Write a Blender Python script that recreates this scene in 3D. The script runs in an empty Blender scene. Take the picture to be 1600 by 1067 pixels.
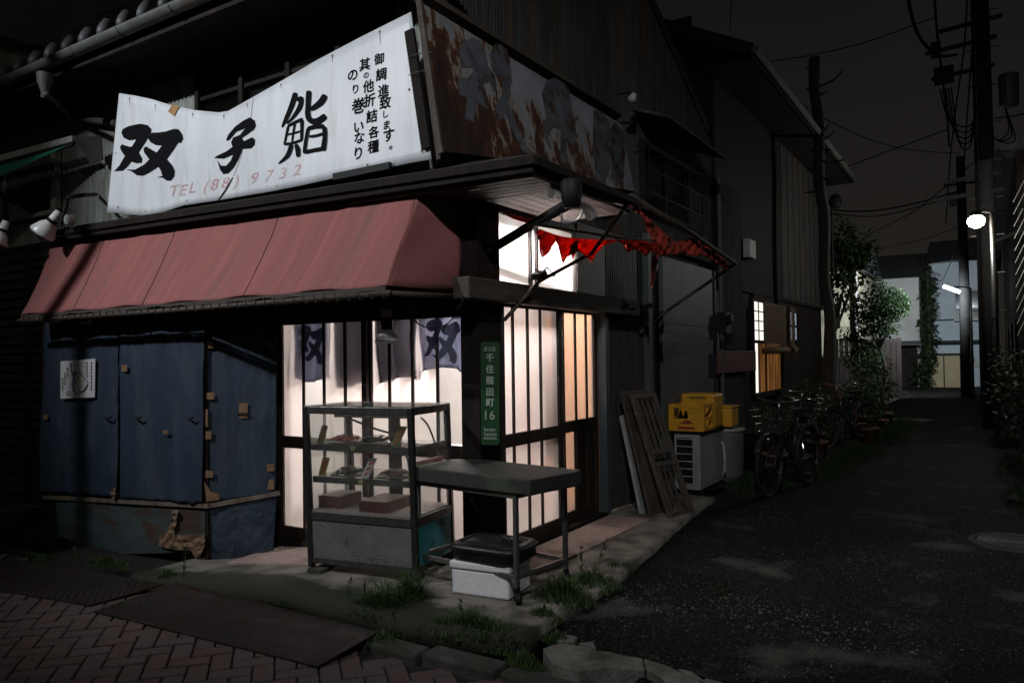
import bpy, math, random
from mathutils import Vector, Matrix, noise
R_ = random.Random(7)
S = bpy.context.scene
COL = S.collection
V = Vector
rad = math.radians

# ------------------------------------------------------------------ camera, sky, sun, exposure
FPX, YAW, PITCH, ROLL = 1180.0, rad(32.3), rad(1.2), rad(0.8)
CAM = V((3.106, -4.482, 1.5))
_d = V((-math.sin(YAW)*math.cos(PITCH), math.cos(YAW)*math.cos(PITCH), math.sin(PITCH)))
_r = V((math.cos(YAW), math.sin(YAW), 0)); _u = _r.cross(_d)
_c, _s = math.cos(ROLL), math.sin(ROLL)
_r, _u = _r*_c - _u*_s, _u*_c + _r*_s
cd = bpy.data.cameras.new('camera'); cam = bpy.data.objects.new('camera', cd); COL.objects.link(cam)
cd.sensor_width = 36; cd.lens = FPX/1600*36; cd.clip_end = 400; cd.clip_start = 0.05
m = Matrix((_r, _u, -_d)).transposed().to_4x4(); m.translation = CAM; cam.matrix_world = m
S.camera = cam

SUN_AZ, SUN_EL = rad(-24), rad(33)         # night: the sun lamp is only a trace of glow from the open sky behind the camera
w = bpy.data.worlds.new('World'); S.world = w; w.use_nodes = True
nt = w.node_tree; bg = nt.nodes['Background']
sky = nt.nodes.new('ShaderNodeTexSky'); sky.sky_type = 'NISHITA'; sky.sun_disc = False
sky.sun_elevation = SUN_EL; sky.sun_rotation = math.pi + SUN_AZ
mx = nt.nodes.new('ShaderNodeMix'); mx.data_type = 'RGBA'; mx.inputs['Factor'].default_value = 0.996
nt.links.new(sky.outputs[0], mx.inputs['A'])
tc = nt.nodes.new('ShaderNodeTexCoord'); sz = nt.nodes.new('ShaderNodeSeparateXYZ'); nt.links.new(tc.outputs['Generated'], sz.inputs[0])   # town glow: low sky paler than the zenith
mr = nt.nodes.new('ShaderNodeMapRange'); mr.inputs['From Min'].default_value = .02; mr.inputs['From Max'].default_value = .55; nt.links.new(sz.outputs['Z'], mr.inputs['Value'])
cl_ = nt.nodes.new('ShaderNodeTexNoise'); cl_.inputs['Scale'].default_value = 3.0; cl_.inputs['Detail'].default_value = 7; nt.links.new(tc.outputs['Generated'], cl_.inputs['Vector'])
ad = nt.nodes.new('ShaderNodeMath'); ad.operation = 'MULTIPLY_ADD'; ad.inputs[1].default_value = .35; nt.links.new(cl_.outputs['Fac'], ad.inputs[0]); nt.links.new(mr.outputs[0], ad.inputs[2])
gl_ = nt.nodes.new('ShaderNodeMix'); gl_.data_type = 'RGBA'; gl_.inputs['A'].default_value = (0.250, 0.208, 0.172, 1); gl_.inputs['B'].default_value = (0.092, 0.079, 0.068, 1); nt.links.new(ad.outputs[0], gl_.inputs['Factor'])
nt.links.new(gl_.outputs['Result'], mx.inputs['B'])
nt.links.new(mx.outputs['Result'], bg.inputs['Color']); bg.inputs['Strength'].default_value = 0.07
sl = bpy.data.lights.new('sun', 'SUN'); sl.energy = 0.05; sl.angle = rad(10); sl.color = (0.93, 0.95, 1.0)
so = bpy.data.objects.new('sun', sl); COL.objects.link(so)
so.rotation_euler = V((math.sin(SUN_AZ)*math.cos(SUN_EL), math.cos(SUN_AZ)*math.cos(SUN_EL), -math.sin(SUN_EL))).to_track_quat('-Z', 'Y').to_euler()
so.location = (-4, -8, 8)
vs = S.view_settings; vs.view_transform = 'Standard'; vs.look = 'None'; vs.exposure = 0; vs.gamma = 1
S.cycles.use_denoising = True
S.cycles.max_bounces = 10; S.cycles.transmission_bounces = 8; S.cycles.transparent_max_bounces = 12
S.cycles.sample_clamp_indirect = 12

# ------------------------------------------------------------------ picture measurements -> points on real planes
def ray(px, py): return _d + _r*((px-800)/FPX) - _u*((py-533.5)/FPX)
def hit(px, py, ax, val):
    v = ray(px, py); return CAM + v*((val-CAM[ax])/v[ax])
def F(px, py, o=0.0): return hit(px, py, 1, -o)      # plane parallel to the front, o metres before it
def A(px, py, o=0.0): return hit(px, py, 0, o)       # plane parallel to the alley side, o metres before it
def G(px, py, z=0.0): return hit(px, py, 2, z)
def Y(px, py, y): return hit(px, py, 1, y)
def PL(px, py, p0, n):
    v = ray(px, py); return CAM + v*((p0-CAM).dot(n)/v.dot(n))
def K(pts, ox, oy, s): return [(ox+x/s, oy+y/s) for x, y in pts]

# ------------------------------------------------------------------ mesh building
ORG = {}
def crom(pts, k=5):
    P = [V(p) for p in pts]
    if len(P) < 3: return P
    out = []
    for i in range(len(P)-1):
        a, b, c, d = P[max(i-1, 0)], P[i], P[i+1], P[min(i+2, len(P)-1)]
        for j in range(k):
            t = j/k
            out.append(0.5*((2*b)+(c-a)*t+(2*a-5*b+4*c-d)*t*t+(3*b-a-3*c+d)*t**3))
    out.append(P[-1]); return out

class M:
    def __init__(s): s.v = []; s.f = []; s.m = []; s.mi = 0
    def pt(s, p): s.v.append(V(p)); return len(s.v)-1
    def face(s, idx): s.f.append(tuple(idx)); s.m.append(s.mi)
    def poly(s, pts): s.face([s.pt(p) for p in pts])
    def obox(s, c, a, b, d):
        c, a, b, d = V(c), V(a), V(b), V(d); i = len(s.v)
        for k in range(8): s.v.append(c + a*(1 if k & 1 else -1) + b*(1 if k & 2 else -1) + d*(1 if k & 4 else -1))
        q = [(0,2,3,1),(4,5,7,6),(0,1,5,4),(2,6,7,3),(0,4,6,2),(1,3,7,5)]
        if a.cross(b).dot(d) < 0: q = [t[::-1] for t in q]
        for t in q: s.face([i+k for k in t])
    def box(s, x0, x1, y0, y1, z0, z1):
        s.obox(((x0+x1)/2, (y0+y1)/2, (z0+z1)/2), ((x1-x0)/2, 0, 0), (0, (y1-y0)/2, 0), (0, 0, (z1-z0)/2))
    def bar(s, p, q, w, h, up=(0, 0, 1)):          # w across, h along up
        p, q = V(p), V(q); d = q-p; t = d.normalized(); up = V(up)
        side = t.cross(up)
        if side.length < 1e-4: side = t.cross(V((0, 1, 0)))
        side.normalize(); n = side.cross(t)
        s.obox((p+q)/2, d/2, side*(w/2), n*(h/2))
    def tube(s, pts, r, n=8, smooth=0, cap=True):
        P = crom(pts, smooth) if smooth else [V(p) for p in pts]
        rr = r if isinstance(r, (list, tuple)) else None
        ref = V((0, 0, 1)); base = len(s.v)
        for i, p in enumerate(P):
            t = (P[min(i+1, len(P)-1)] - P[max(i-1, 0)]).normalized()
            if i == 0:
                if abs(t.dot(ref)) > 0.95: ref = V((1, 0, 0))
            ref = (ref - t*ref.dot(t)).normalized(); bi = t.cross(ref)
            ra = r if rr is None else rr[0] + (rr[-1]-rr[0])*i/max(1, len(P)-1) if len(rr) == 2 else rr[min(i, len(rr)-1)]
            for k in range(n):
                a = 2*math.pi*k/n; s.v.append(p + (ref*math.cos(a) + bi*math.sin(a))*ra)
        for i in range(len(P)-1):
            for k in range(n):
                s.face((base+i*n+k, base+i*n+(k+1) % n, base+(i+1)*n+(k+1) % n, base+(i+1)*n+k))
        if cap:
            s.face([base+k for k in range(n)][::-1]); s.face([base+(len(P)-1)*n+k for k in range(n)])
    def prism(s, pts, vec):
        P = [V(p) for p in pts]; vec = V(vec); n = len(P); i = len(s.v)
        s.v += P + [p+vec for p in P]
        nrm = sum(((P[k].cross(P[(k+1) % n])) for k in range(n)), V())
        lo, hi = list(range(i, i+n)), list(range(i+n, i+2*n))
        flip = nrm.dot(vec) > 0
        s.face(lo[::-1] if flip else lo); s.face(hi if flip else hi[::-1])
        for k in range(n):
            a, b = k, (k+1) % n
            q = (lo[a], lo[b], hi[b], hi[a]); s.face(q if flip else q[::-1])
    def lathe(s, prof, c, axis=(0, 0, 1), n=16):
        c, ax = V(c), V(axis).normalized(); u = ax.orthogonal().normalized(); w_ = ax.cross(u); base = len(s.v)
        for r, h in prof:
            for k in range(n):
                a = 2*math.pi*k/n; s.v.append(c + ax*h + (u*math.cos(a)+w_*math.sin(a))*r)
        for i in range(len(prof)-1):
            for k in range(n):
                s.face((base+i*n+k, base+i*n+(k+1) % n, base+(i+1)*n+(k+1) % n, base+(i+1)*n+k))
    def grid(s, fn, nu, nv):
        i = len(s.v)
        for a in range(nu+1):
            for b in range(nv+1): s.v.append(V(fn(a/nu, b/nv)))
        for a in range(nu):
            for b in range(nv):
                k = i+a*(nv+1)+b; s.face((k, k+nv+1, k+nv+2, k+1))
    def leaf(s, p, d, up, L, W):
        p, d = V(p), V(d).normalized(); sd = d.cross(V(up))
        sd = sd.normalized() if sd.length > 1e-3 else d.orthogonal().normalized()
        n = sd.cross(d)
        s.poly([p, p+d*L*.5+sd*W*.5+n*L*.06, p+d*L, p+d*L*.5-sd*W*.5+n*L*.06])
    def build(s, name, mats, parent=None, smooth=False, bevel=0, solid=0, origin=None, soloff=-1):
        me = bpy.data.meshes.new(name)
        if parent is not None: org = ORG[parent.name]
        elif origin is not None: org = V(origin)
        else:
            xs = [p.x for p in s.v]; ys = [p.y for p in s.v]; zs = [p.z for p in s.v]
            org = V(((min(xs)+max(xs))/2, (min(ys)+max(ys))/2, min(zs)))
        me.from_pydata([tuple(p-org) for p in s.v], [], s.f)
        if not isinstance(mats, (list, tuple)): mats = [mats]
        for q in mats: me.materials.append(q)
        for p, k in zip(me.polygons, s.m): p.material_index = k; p.use_smooth = smooth
        me.update()
        o = bpy.data.objects.new(name, me); COL.objects.link(o)
        if parent is not None: o.parent = parent
        else: o.location = org
        ORG[o.name] = org
        if solid:
            md = o.modifiers.new('thickness', 'SOLIDIFY'); md.thickness = solid; md.offset = soloff
        if bevel:
            md = o.modifiers.new('edges', 'BEVEL'); md.width = bevel; md.segments = 2; md.limit_method = 'ANGLE'
        return o
def tag(o, label, cat, group=None):
    o['label'] = label; o['category'] = cat
    if group: o['group'] = group
    return o
def thing(name, loc, label, cat, group=None):
    o = bpy.data.objects.new(name, None); o.empty_display_size = .1; COL.objects.link(o); o.location = V(loc); ORG[o.name] = V(loc)
    return tag(o, label, cat, group)
def struct(o): o['kind'] = 'structure'; return o
def stuff(o, label, cat): tag(o, label, cat); o['kind'] = 'stuff'; return o
def copy_tree(o, delta, rz=0):
    c = o.copy(); COL.objects.link(c); c.location = o.location + V(delta); c.rotation_euler.z += rz; ORG[c.name] = V(c.location)
    for ch in o.children:
        d = ch.copy(); COL.objects.link(d); d.parent = c
        for g in ch.children:
            e = g.copy(); COL.objects.link(e); e.parent = d
    return c

_gl = {}
def glyph(t, bold=0.0):
    k = (t, bold)
    if k not in _gl:
        cu = bpy.data.curves.new('t', 'FONT'); cu.body = t; cu.resolution_u = 3; cu.offset = bold; cu.fill_mode = 'FRONT'
        o = bpy.data.objects.new('t', cu); COL.objects.link(o)
        dg = bpy.context.evaluated_depsgraph_get(); dg.update()
        me = bpy.data.meshes.new_from_object(o.evaluated_get(dg))
        _gl[k] = ([(v.co.x, v.co.y) for v in me.vertices], [tuple(p.vertices) for p in me.polygons])
        bpy.data.objects.remove(o); bpy.data.curves.remove(cu); bpy.data.meshes.remove(me)
    return _gl[k]
def put(mb, t, fn, bold=0.0):
    """fn maps glyph (x, y) em coordinates to a point."""
    vs_, fs = glyph(t, bold); i = len(mb.v)
    mb.v += [V(fn(x, y)) for x, y in vs_]
    for f in fs: mb.face([i+k for k in f])

# ------------------------------------------------------------------ materials
def mat(name, a, b=None, scale=6.0, rough=0.7, metal=0.0, bump=0.0, bscale=40.0, c=None, cscale=2.0, cthr=(0.55, 0.65),
        stretch=(1, 1, 1), detail=6.0, spec=0.4, transl=0.0, rvar=0.0, edge=None, island=None):
    """a/b: two tones mixed by noise; c: a third tone in blotches (rust, dirt, stains)."""
    mt = bpy.data.materials.new(name); mt.use_nodes = True; t = mt.node_tree; N = t.nodes; L = t.links
    bs = N['Principled BSDF']; bs.inputs['Roughness'].default_value = rough; bs.inputs['Metallic'].default_value = metal
    bs.inputs['Specular IOR Level'].default_value = spec
    geo = N.new('ShaderNodeNewGeometry'); mp = N.new('ShaderNodeMapping'); mp.inputs['Scale'].default_value = stretch
    L.new(geo.outputs['Position'], mp.inputs['Vector'])
    def nz(sc, d=detail):
        n = N.new('ShaderNodeTexNoise'); n.inputs['Scale'].default_value = sc; n.inputs['Detail'].default_value = d; n.inputs['Roughness'].default_value = .62
        L.new(mp.outputs[0], n.inputs['Vector']); return n
    def ramp(n, lo, hi):
        r = N.new('ShaderNodeMapRange'); r.inputs['From Min'].default_value = lo; r.inputs['From Max'].default_value = hi
        L.new(n.outputs['Fac'], r.inputs['Value']); return r
    b = b or tuple(x*.75 for x in a)
    n1 = nz(scale); r1 = ramp(n1, .35, .65)
    m1 = N.new('ShaderNodeMix'); m1.data_type = 'RGBA'; m1.inputs['A'].default_value = (*a, 1); m1.inputs['B'].default_value = (*b, 1)
    L.new(r1.outputs[0], m1.inputs['Factor']); col = m1.outputs['Result']
    if c:
        n2 = nz(cscale, 9); r2 = ramp(n2, *cthr)
        if edge:                                   # growth, with shade painted in, deepening towards one side (axis, where it starts, how fast)
            sp = N.new('ShaderNodeSeparateXYZ'); L.new(geo.outputs['Position'], sp.inputs[0])
            q = N.new('ShaderNodeMath'); q.operation = 'MULTIPLY_ADD'; q.inputs[1].default_value = edge[2]; q.inputs[2].default_value = -edge[1]*edge[2]; L.new(sp.outputs[edge[0]], q.inputs[0])
            q2 = N.new('ShaderNodeMath'); q2.operation = 'MAXIMUM'; q2.inputs[1].default_value = 0; L.new(q.outputs[0], q2.inputs[0])
            q3 = N.new('ShaderNodeMath'); q3.operation = 'ADD'; L.new(q2.outputs[0], q3.inputs[0]); L.new(n2.outputs['Fac'], q3.inputs[1]); L.new(q3.outputs[0], r2.inputs['Value'])
        m2 = N.new('ShaderNodeMix'); m2.data_type = 'RGBA'; m2.inputs['B'].default_value = (*c, 1)
        L.new(col, m2.inputs['A']); L.new(r2.outputs[0], m2.inputs['Factor']); col = m2.outputs['Result']
    if island:                                     # every separate brick leans towards this tone by its own amount
        ri = N.new('ShaderNodeMapRange'); ri.inputs['To Max'].default_value = .5; L.new(geo.outputs['Random Per Island'], ri.inputs['Value'])
        m3 = N.new('ShaderNodeMix'); m3.data_type = 'RGBA'; m3.inputs['B'].default_value = (*island, 1); L.new(col, m3.inputs['A']); L.new(ri.outputs[0], m3.inputs['Factor']); col = m3.outputs['Result']
    L.new(col, bs.inputs['Base Color'])
    if rvar:
        r3 = N.new('ShaderNodeMapRange'); L.new(n1.outputs['Fac'], r3.inputs['Value'])
        r3.inputs['From Min'].default_value = .3; r3.inputs['From Max'].default_value = .7
        r3.inputs['To Min'].default_value = max(.03, rough-rvar); r3.inputs['To Max'].default_value = min(1, rough+rvar); L.new(r3.outputs[0], bs.inputs['Roughness'])
    if bump:
        bp = N.new('ShaderNodeBump'); bp.inputs['Strength'].default_value = bump; bp.inputs['Distance'].default_value = .01
        L.new(nz(bscale, 4).outputs['Fac'], bp.inputs['Height']); L.new(bp.outputs[0], bs.inputs['Normal'])
    if transl:
        tr = N.new('ShaderNodeBsdfTranslucent'); L.new(col, tr.inputs['Color'])
        ms = N.new('ShaderNodeMixShader'); ms.inputs[0].default_value = transl
        L.new(bs.outputs[0], ms.inputs[1]); L.new(tr.outputs[0], ms.inputs[2]); L.new(ms.outputs[0], N['Material Output'].inputs['Surface'])
    return mt
def emit(name, col, st):
    mt = bpy.data.materials.new(name); mt.use_nodes = True; t = mt.node_tree; N = t.nodes
    e = N.new('ShaderNodeEmission'); e.inputs['Color'].default_value = (*col, 1); e.inputs['Strength'].default_value = st
    t.links.new(e.outputs[0], N['Material Output'].inputs['Surface']); return mt
def glass(name, frost=0.0, transl=0.0, tint=(1, 1, 1), trcol=(.9, .87, .84), gloss=.05, haze=0.0):
    """clear glass: see-through with a glossy coat; frosted: rough refraction mixed with translucent scattering."""
    mt = bpy.data.materials.new(name); mt.use_nodes = True; t = mt.node_tree; N = t.nodes; L = t.links
    out = N['Material Output']
    if frost:
        rf = N.new('ShaderNodeBsdfRefraction'); rf.inputs['Roughness'].default_value = frost; rf.inputs['IOR'].default_value = 1.4; rf.inputs['Color'].default_value = (*tint, 1)
    else:
        rf = N.new('ShaderNodeBsdfTransparent'); rf.inputs['Color'].default_value = (*tint, 1)
    sh = rf.outputs[0]
    if transl:
        tr = N.new('ShaderNodeBsdfTranslucent'); tr.inputs['Color'].default_value = (*trcol, 1)
        geo = N.new('ShaderNodeNewGeometry'); n = N.new('ShaderNodeTexNoise'); n.inputs['Scale'].default_value = 3.5; n.inputs['Detail'].default_value = 6
        L.new(geo.outputs['Position'], n.inputs['Vector'])
        mr = N.new('ShaderNodeMapRange'); mr.inputs['From Min'].default_value = .3; mr.inputs['From Max'].default_value = .7; mr.inputs['To Min'].default_value = transl*.8; mr.inputs['To Max'].default_value = min(1, transl*1.15)
        L.new(n.outputs['Fac'], mr.inputs['Value'])
        ms = N.new('ShaderNodeMixShader'); L.new(mr.outputs[0], ms.inputs[0]); L.new(sh, ms.inputs[1]); L.new(tr.outputs[0], ms.inputs[2]); sh = ms.outputs[0]
    if haze:                                       # pale veil mixed in to imitate reflections on the pane
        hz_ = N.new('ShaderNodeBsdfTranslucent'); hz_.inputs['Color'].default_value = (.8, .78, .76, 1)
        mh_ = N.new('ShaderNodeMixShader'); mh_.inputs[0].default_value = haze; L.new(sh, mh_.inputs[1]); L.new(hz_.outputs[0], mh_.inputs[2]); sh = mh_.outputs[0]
    gl = N.new('ShaderNodeBsdfGlossy'); gl.inputs['Roughness'].default_value = .08
    m2 = N.new('ShaderNodeMixShader'); m2.inputs[0].default_value = gloss; L.new(sh, m2.inputs[1]); L.new(gl.outputs[0], m2.inputs[2])
    L.new(m2.outputs[0], out.inputs['Surface']); return mt

WOOD_D = mat('dark_wood', (.018, .013, .011), (.009, .007, .006), 9, .8, spec=.15, bump=.25, stretch=(1, 1, .12), c=(.034, .025, .02), cscale=3, cthr=(.58, .72))
WOOD_B = mat('beam_wood', (.075, .055, .042), (.035, .026, .02), 12, .75, bump=.4, stretch=(.6, .12, 1))
WOOD_DOOR = mat('door_wood', (.030, .019, .013), (.014, .010, .008), 10, .5, bump=.2, stretch=(1, 1, .1))
WOOD_OLD = mat('weathered_wood', (.16, .125, .095), (.07, .055, .042), 14, .8, bump=.4, stretch=(1, 1, .15))
SOFFIT = mat('soffit_boards', (.13, .09, .078), (.06, .042, .038), 7, .7, bump=.2, stretch=(.3, 3, 3), c=(.03, .02, .02), cscale=2.5)
TIN = mat('corrugated_tin', (.24, .265, .24), (.13, .14, .125), 5, .6, bump=.1, stretch=(3, 3, .5), c=(.10, .06, .035), cscale=2.2, cthr=(.56, .7))
TIN_D = mat('old_dark_tin', (.05, .051, .05), (.024, .025, .024), 4, .7, spec=.15, stretch=(3, 3, .4), c=(.07, .042, .025), cscale=1.8, cthr=(.52, .66))
TIN_BLUE = mat('blue_grey_tin', (.07, .085, .092), (.042, .054, .06), 2.5, .6, stretch=(1, 1, .5), c=(.055, .065, .06), cscale=1.3, cthr=(.5, .75))
BLACK = mat('black_paint', (.012, .012, .013), (.007, .007, .008), 15, .6, spec=.2)
INK = mat('black_ink', (.006, .006, .008), (.010, .010, .011), 60, .8, c=(.05, .04, .032), cscale=14, cthr=(.68, .76), spec=.03)
DARK = mat('dark_metal', (.014, .014, .015), (.008, .008, .009), 12, .6, .1, bump=.1, spec=.2)
STEEL = mat('stainless_steel', (.30, .29, .28), (.20, .19, .185), 18, .36, .85, rvar=.12, c=(.10, .08, .07), cscale=9, cthr=(.62, .75))
STEEL_D = mat('dull_steel', (.12, .115, .11), (.06, .058, .055), 20, .42, .7, rvar=.12)
RUSTPIPE = mat('rusty_pipe', (.09, .075, .06), (.05, .035, .025), 25, .7, .3, bump=.3)
PLASTER = mat('plaster_wall', (.70, .66, .64), (.63, .59, .57), 3, .9, bump=.05)

# ------------------------------------------------------------------ ground
def gz(x, y):                                   # apron height: falls to the left
    t = min(1, max(0, (x+2.4)/1.5)); return -.14 + .14*t
def asphalt_mat():
    mt = mat('asphalt', (.0075, .0072, .0069), (.0036, .0035, .0034), 38, .8, bump=1.0, bscale=75, c=(.055, .052, .047), cscale=1.3, cthr=(.56, .68), spec=.08, rvar=.15)
    t = mt.node_tree; N = t.nodes; L = t.links; bs = N['Principled BSDF']; lk = bs.inputs['Base Color'].links[0].from_socket
    geo = N.new('ShaderNodeNewGeometry'); v = N.new('ShaderNodeTexVoronoi'); v.inputs['Scale'].default_value = 70; L.new(geo.outputs['Position'], v.inputs['Vector'])
    r = N.new('ShaderNodeMapRange'); r.inputs['From Min'].default_value = .40; r.inputs['From Max'].default_value = .25; r.inputs['To Max'].default_value = 1; L.new(v.outputs['Distance'], r.inputs['Value'])
    sp = N.new('ShaderNodeSeparateColor'); L.new(v.outputs['Color'], sp.inputs[0]); g = N.new('ShaderNodeMapRange'); g.inputs['From Min'].default_value = .72; g.inputs['From Max'].default_value = 1; L.new(sp.outputs[0], g.inputs['Value'])
    m_ = N.new('ShaderNodeMath'); m_.operation = 'MULTIPLY'; L.new(r.outputs[0], m_.inputs[0]); L.new(g.outputs[0], m_.inputs[1])
    q = N.new('ShaderNodeMix'); q.data_type = 'RGBA'; q.inputs['B'].default_value = (.16, .155, .145, 1); L.new(lk, q.inputs['A']); L.new(m_.outputs[0], q.inputs['Factor']); L.new(q.outputs['Result'], bs.inputs['Base Color']); return mt
ASPHALT = asphalt_mat()
DIRT = mat('dirt', (.014, .012, .010), (.008, .007, .006), 8, .95, bump=.6, bscale=25)
CONC = mat('stained_shaded_concrete', (.215, .19, .165), (.11, .098, .084), 5, .9, bump=.5, bscale=45, c=(.020, .022, .012), cscale=2.6, cthr=(.46, .66), edge=('Y', -.78, -1.7))  # moss tone thickens at the front, also painting the apron's unlit edge
CONC_K = mat('kerb_concrete', (.065, .062, .056), (.028, .028, .025), 11, .9, bump=.9, bscale=26, c=(.022, .027, .013), cscale=4, cthr=(.42, .62))
PINK = mat('pink_mortar', (.31, .225, .195), (.22, .16, .14), 20, .9, bump=.35, bscale=120, c=(.09, .08, .06), cscale=3.5, cthr=(.52, .75))
BRICK = mat('paver_clay', (.115, .060, .055), (.06, .042, .041), 130, .85, island=(.075, .068, .070), bump=.5, bscale=160, c=(.055, .048, .045), cscale=3.2, cthr=(.48, .7), rvar=.1)
PLATE = mat('chequer_iron', (.05, .036, .032), (.03, .024, .022), 10, .5, .55, rvar=.12, c=(.035, .022, .016), cscale=4)

b = M()
def ter(u, v): 
    x, y = -60+u*130, -40+v*140
    return (x, y, -.24)
b.grid(ter, 4, 4); struct(b.build('ground', DIRT))
b = M()
def rz(x, y): return -.05 - .06*max(0, min(1, (-.6-y)/2)) + .012*noise.noise((x*1.1, y*1.1, 3)) + .02*noise.noise((x*.3, y*.3, 7))
n0 = 60
def rd(u, v):
    y = -.86 + (v**2.2)*62; return (.52+u*2.95, y, rz(.5+u*3, y))
b.grid(rd, 24, 70)
def rd2(u, v):
    x, y = 1.62+u*9, -8+v*7.12; return (x, y-.0, rz(x, y)-.003)
b.grid(rd2, 30, 24)
struct(b.build('road', ASPHALT, smooth=True))
b = M(); b.grid(lambda u, v: (3.42+u*11, -.9+v*31, -.058+.02*noise.noise((u*20, v*40, 2))), 24, 60); struct(b.build('roadside_soil', DIRT, smooth=True))
mh = thing('manhole_cover', G(1588, 850, -.06), 'round iron manhole cover in the dark asphalt', 'manhole cover')
q = G(1588, 850, -.06); q.z = -.045; b = M(); b.lathe([(0, .004), (.27, .004), (.275, 0), (.28, -.02)], q, (0, 0, 1), 40); b.build('lid', DARK, mh, smooth=False)
b = M(); b.lathe([(.285, -.02), (.285, .005), (.33, .005), (.335, -.02)], q, (0, 0, 1), 40); b.build('ring', CONC_K, mh)
b = M()
for rr in (.07, .13, .19, .245): b.lathe([(rr-.010, .004), (rr-.007, .009), (rr+.007, .009), (rr+.010, .004)], q, (0, 0, 1), 40)
b.build('relief_rings', DARK, mh)
b = M()
for cx_, cy_, sx, sy, n_ in ((1.75, .2, .5, .35, 260), (2.3, .1, .6, .3, 260), (1.2, .1, .35, .5, 200), (2.2, 1.6, .9, .7, 220), (1.3, 3.0, .4, .9, 160), (2.6, -.9, .8, .4, 160), (1.6, 8.5, .5, 1.2, 120), (3.0, 5, .3, 2, 120)):
    for _ in range(n_):
        x, y = R_.gauss(cx_, sx*.6), R_.gauss(cy_, sy*.6)
        if x < .8 or y < -.8 or x > 3.4: continue
        r_ = R_.uniform(.003, .008)*(1 if R_.random() < .93 else 1.8); a_ = R_.uniform(0, 3.14); z_ = rz(x, y)+r_*.35
        e1_, e2_ = V((math.cos(a_), math.sin(a_), R_.uniform(-.3, .3)))*r_, V((-math.sin(a_), math.cos(a_), R_.uniform(-.3, .3)))*r_*R_.uniform(.6, 1)
        p_ = V((x, y, z_)); i0 = len(b.v); b.v += [p_+e1_, p_+e2_, p_-e1_, p_-e2_, p_+V((0, 0, r_*.7)), p_-V((0, 0, r_))]
        for f_ in ((0, 1, 4), (1, 2, 4), (2, 3, 4), (3, 0, 4), (1, 0, 5), (2, 1, 5), (3, 2, 5), (0, 3, 5)): b.face([i0+k for k in f_])
stuff(b.build('gravel', mat('gravel_stone', (.15, .145, .135), (.06, .058, .055), 30, .9)), 'loose pale gravel scattered over the worn asphalt', 'gravel')
# cross lane at the far end
b = M(); b.box(-14, 14, 29.5, 33, -.2, -.075); struct(b.build('cross_lane', ASPHALT))

# concrete apron round the corner of the shop
b = M()
def ap(u, v):
    x = -2.55+u*3.5; y0 = -1.1+.04*noise.noise((x*2.2, 0, 1)); y1 = .12
    if x > .0: y0 += .2*max(0, x-.4)
    y = y0+(y1-y0)*v
    return (x, y, gz(x, y)+.012*noise.noise((x*1.6, y*1.6, 5)))
b.grid(ap, 40, 14)
def ap2(u, v):
    y = .12+v*3.3; x1 = .95-.33*min(1, v*1.1)+.015*noise.noise((y*3, 1, 1)); x = -.1+u*(x1+.1)
    return (x, y, .012*noise.noise((x*1.6, y*1.6, 5)))
b.grid(ap2, 12, 30)
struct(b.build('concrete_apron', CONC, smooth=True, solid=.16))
b = M()                                          # pinkish mortar slabs before the two doors
q = [G(348, 881, -.085), G(412, 853, -.10), G(486, 862, -.03), G(500, 893, -.02)]
b.prism([V((p.x, p.y, gz(p.x, p.y)+.018)) for p in [F(352, 878, .62), V((-2.10, -.03, 0)), V((-.95, -.03, 0)), V((-.95, -.52, 0)), V((-1.9, -.6, 0))]], (0, 0, -.05))
b.prism([(.06, .28, .016), (.06, 2.0, .016), (.46, 2.0, .016), (.44, .02, .016), (.2, .0, .016)], (0, 0, -.04))
struct(b.build('mortar_slab', PINK, bevel=.006))
# worn kerb stones
b = M(); x = -.35
while x < 1.25:
    L_ = R_.uniform(.34, .5); dz = R_.uniform(-.012, .012); dy = R_.uniform(-.012, .012)
    b.obox((x+L_/2, -1.20+dy+.03*max(0, x), -.175+dz), (L_/2-.012, R_.uniform(-.006, .006), 0), (0, .075, 0), (0, 0, .075)); x += L_
struct(b.build('kerb', CONC_K, bevel=.018))
b = M()                                          # broken concrete lip where the lane meets the pavement
for pp in ([(848, 1012), (880, 1004), (932, 1013), (1004, 1028), (1010, 1046), (955, 1040), (905, 1046), (862, 1034)],
           [(1006, 1028), (1050, 1040), (1088, 1062), (1096, 1085), (1060, 1085), (1030, 1056), (1012, 1046)],
           [(1058, 1042), (1082, 1048), (1100, 1062), (1092, 1061)], [(1100, 1058), (1170, 1075), (1180, 1100), (1102, 1100)],
           [(868, 1002), (884, 990), (902, 994), (898, 1003)], [(905, 1004), (925, 1000), (935, 1009)]):
    z = -.035+R_.uniform(-.012, .004); ol = []
    for i in range(len(pp)):
        p0, p1 = G(*pp[i], z), G(*pp[(i+1) % len(pp)], z); n_ = max(1, int((p1-p0).length/.06))
        for k in range(n_):
            p = p0.lerp(p1, k/n_); ol.append(p+V((.022*noise.noise((p.x*14, p.y*14, 1)), .022*noise.noise((p.x*14, p.y*14, 9)), .012*noise.noise((p.x*5, p.y*5, 4)))))
    b.prism(ol, (0, 0, -.12))
struct(b.build('broken_kerb', mat('broken_concrete', (.16, .15, .135), (.085, .08, .07), 9, .9, bump=.9, bscale=40, c=(.03, .034, .018), cscale=4, cthr=(.5, .68)), bevel=.008))

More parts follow.
